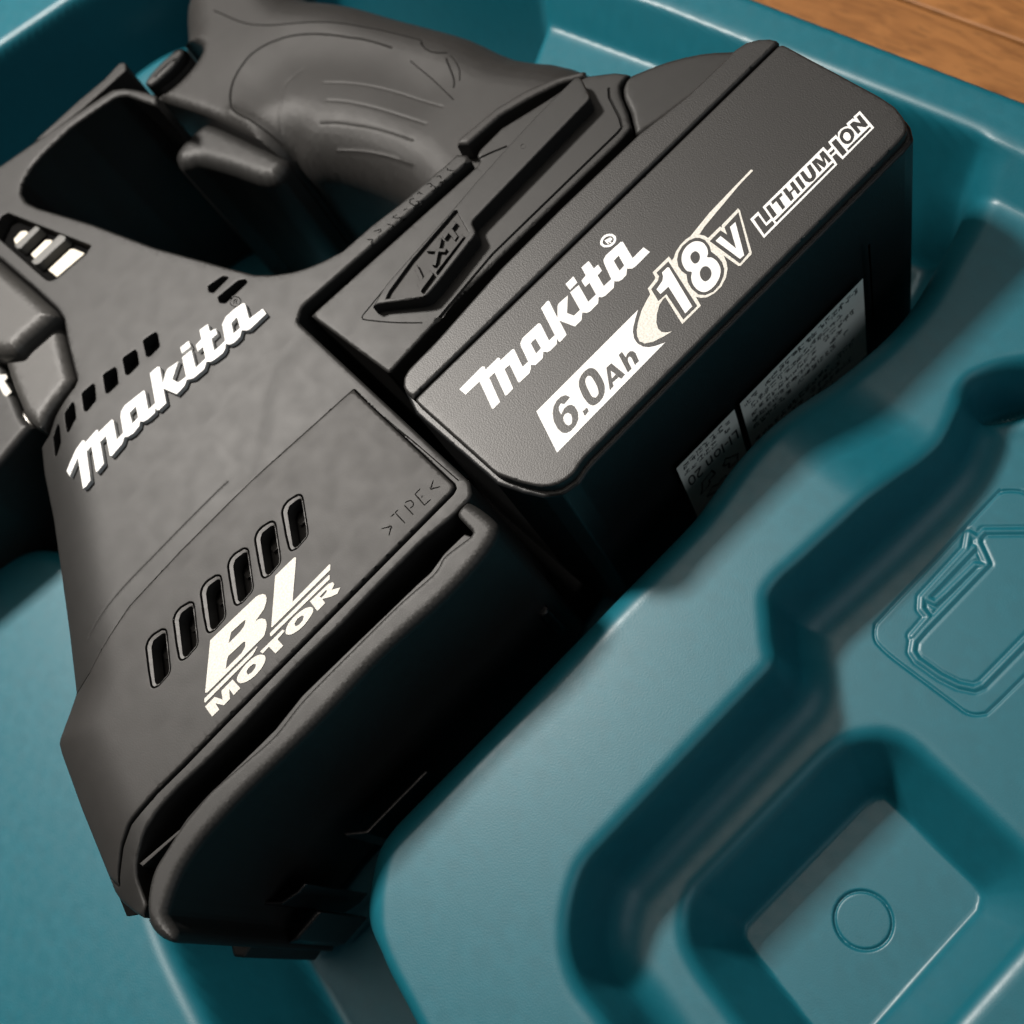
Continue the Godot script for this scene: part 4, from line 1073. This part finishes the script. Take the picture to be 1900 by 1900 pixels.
	part("chemistry_letters", joined([
		pr.call("76.71,29.45 77.95,29.50 76.97,32.64 78.67,32.72 78.39,33.66 75.25,33.68"), pr.call("80.29,29.45 81.27,29.53 80.28,32.47 79.25,32.44"),
		pr.call("81.91,29.39 84.79,29.55 84.55,30.22 83.58,30.16 82.66,32.64 81.85,32.60 82.70,30.11 81.63,30.11"),
		pr.call("85.37,29.47 86.32,29.52 85.90,30.84 86.88,30.87 87.40,29.54 88.28,29.59 87.26,32.62 86.45,32.62 86.93,31.25 85.97,31.23 85.24,32.61 84.39,32.61"),
		pr.call("88.95,29.57 89.90,29.61 88.79,32.63 87.91,32.65"),
		pr.call("90.55,29.48 91.42,29.59 90.72,31.66 90.81,32.09 91.18,32.17 91.56,31.79 92.57,29.56 93.49,29.66 92.55,32.00 91.81,32.77 90.78,32.96 89.98,32.58 89.74,31.77"),
		pr.call("93.99,29.60 95.25,29.67 95.46,31.45 96.39,29.52 97.50,29.58 96.61,32.65 95.84,32.61 96.39,30.77 95.22,32.49 94.39,32.66 94.47,30.52 93.81,32.60 93.03,32.63"),
		pr.call("97.65,31.05 99.01,31.12 98.80,31.65 97.48,31.68"), pr.call("99.93,29.69 101.20,29.74 99.95,33.81 98.67,33.80"),
		pr.call("101.81,30.26 102.50,29.70 103.50,29.43 104.35,29.83 104.67,30.69 104.38,31.70 103.70,32.44 102.72,32.88 101.80,32.84 101.32,32.32 101.29,31.39", ["102.20,30.83 102.82,30.32 103.42,30.27 103.73,30.57 103.67,31.19 103.26,31.93 102.64,32.29 102.13,32.17 101.99,31.63"], true),
		pr.call("105.42,29.74 106.43,29.80 106.97,31.32 107.62,29.65 108.48,29.71 107.43,32.90 106.68,32.81 105.93,31.14 105.38,32.72 104.57,32.71"),
		pr.call("78.99,33.17 96.39,33.26 96.23,33.79 78.89,33.69"), pr.call("100.57,33.32 107.33,33.46 107.15,33.93 100.40,33.85"),
	]), "black_print", b)
	rating_labels(b)

# The two pale labels on the underside of the battery, which faces the ridge of the case.
func rating_labels(b: Node3D) -> void:
	var z := 43.2
	var one := pts("31.80,-31.20 51.04,-31.46 51.55,-62.54 32.08,-61.47")
	var two := pts("92.83,-31.79 93.19,-63.64")
	var tl := pts("52.40,-31.31")
	var rng := RandomNumberGenerator.new()
	rng.seed = 7
	# glyph-like marks: small clusters of strokes in rows
	var sheet := func(w: int, h: int, rows: Array, size: int) -> ImageTexture:
		var img := Image.create(w, h, false, Image.FORMAT_RGB8)
		img.fill(Color(0.95, 0.95, 0.92))
		for r in rows:
			var x: int = r[1]
			while x < int(r[2]) - size:
				if rng.randf() < 0.93:
					for k in rng.randi_range(6, 9):
						var sx := x + rng.randi_range(0, size - 8)
						var sy: int = r[0] + rng.randi_range(0, size - 4)
						if rng.randf() < 0.6:
							img.fill_rect(Rect2i(sx, sy, mini(rng.randi_range(8, size), x + size - sx), 3), Color(0.06, 0.07, 0.07))
						else:
							img.fill_rect(Rect2i(sx, mini(sy, r[0] + size - 12), 3, rng.randi_range(8, 13)), Color(0.06, 0.07, 0.07))
				x += size + 3
		img.generate_mipmaps()
		return ImageTexture.create_from_image(img)
	var rows := []
	for k in 10:
		if k != 5:
			rows.append([12 + k * 34, 14 + (k * 37) % 20, 500 - (k * 61) % 110])
	var big := StandardMaterial3D.new()
	big.resource_name = "label_print"
	big.albedo_texture = sheet.call(512, 360, rows, 25)
	big.roughness = 0.55
	mats["label_a"] = big
	var small := StandardMaterial3D.new()
	small.resource_name = "label_print"
	small.albedo_texture = sheet.call(256, 360, [[12, 20, 250], [46, 14, 250]], 27)
	small.roughness = 0.55
	mats["label_b"] = small
	var quad := func(x0: float, x1: float, y0: float, y1: float, flip: bool) -> ArrayMesh:
		var st := SurfaceTool.new()
		st.begin(Mesh.PRIMITIVE_TRIANGLES)
		var cs := [Vector3(x0, y0, z), Vector3(x1, y0, z), Vector3(x1, y1, z), Vector3(x0, y1, z)]
		var us := [Vector2(0, 0), Vector2(1, 0), Vector2(1, 1), Vector2(0, 1)]
		for k in [0, 1, 2, 0, 2, 3]:
			st.set_normal(Vector3(0, 0, 1))
			st.set_uv(us[k])
			st.add_vertex(cs[k] * MM)
		st.generate_tangents()
		return st.commit()
	var s := part("recycling_label", quad.call(one[0].x, one[1].x - 0.4, -31.1, -68.0, false), "label_b", b, "pale label with a recycling arrow sign")
	part("rating_label", quad.call(tl[0].x, two[0].x, -31.1, -68.0, false), "label_a", b, "pale label of fine dark print")
	# upside-down lettering and arrows, as the tool lies
	var tm := TextMesh.new()
	var f := SystemFont.new()
	f.font_names = PackedStringArray(["Droid Sans"])
	tm.font = f
	tm.text = "Li-ion 20"
	tm.font_size = 24
	tm.pixel_size = 0.0042 * 0.036
	tm.depth = 0.0001
	var lt := part("label_lettering", tm, "label_ink", s)
	lt.transform = Transform3D(Basis(Vector3.RIGHT, Vector3.UP, Vector3.BACK).rotated(Vector3.BACK, PI).scaled(Vector3(1.22, 1.75, 1.0)), Vector3((one[0].x + one[1].x) * 0.5, -42.4, z + 0.1) * MM)
	for k in 3:
		var c := Vector2((one[0].x + one[1].x) * 0.5 - 0.2, -53.0)
		var a := PI / 2.0 + TAU / 3.0 * k
		var q := PackedVector2Array()
		for u in [[0.2, 5.2], [0.75, 5.6], [1.25, 4.6], [1.55, 5.0], [1.5, 2.9], [1.1, 2.6], [0.8, 3.2], [0.2, 2.7]]:
			q.append(c + Vector2(cos(a + u[0]), sin(a + u[0])) * u[1] * Vector2(1.25, 1.15))
		var outline := q.duplicate()
		outline.append(q[0])
		var m := flat_line(outline, 0.45, z + 0.08)
		part("recycling_arrow", m, "label_ink", s)
	part("wall_groove", flat_line(pts("95.20,-20.44 95.66,-54.04"), 0.6, z + 0.02), "cavity", b)

# A thin ribbon that follows a line on an upright face (x, y in millimetres at depth z).
func flat_line(line: PackedVector2Array, width: float, z: float) -> ArrayMesh:
	var st := SurfaceTool.new()
	st.begin(Mesh.PRIMITIVE_TRIANGLES)
	for i in line.size() - 1:
		var d := (line[i + 1] - line[i]).normalized() * width * 0.5
		var n := d.orthogonal()
		var c := [line[i] - d + n, line[i + 1] + d + n, line[i + 1] + d - n, line[i] - d - n]
		for k in [0, 1, 2, 0, 2, 3]:
			st.set_normal(Vector3(0, 0, 1))
			st.add_vertex(Vector3(c[k].x, c[k].y, z) * MM)
	return st.commit()
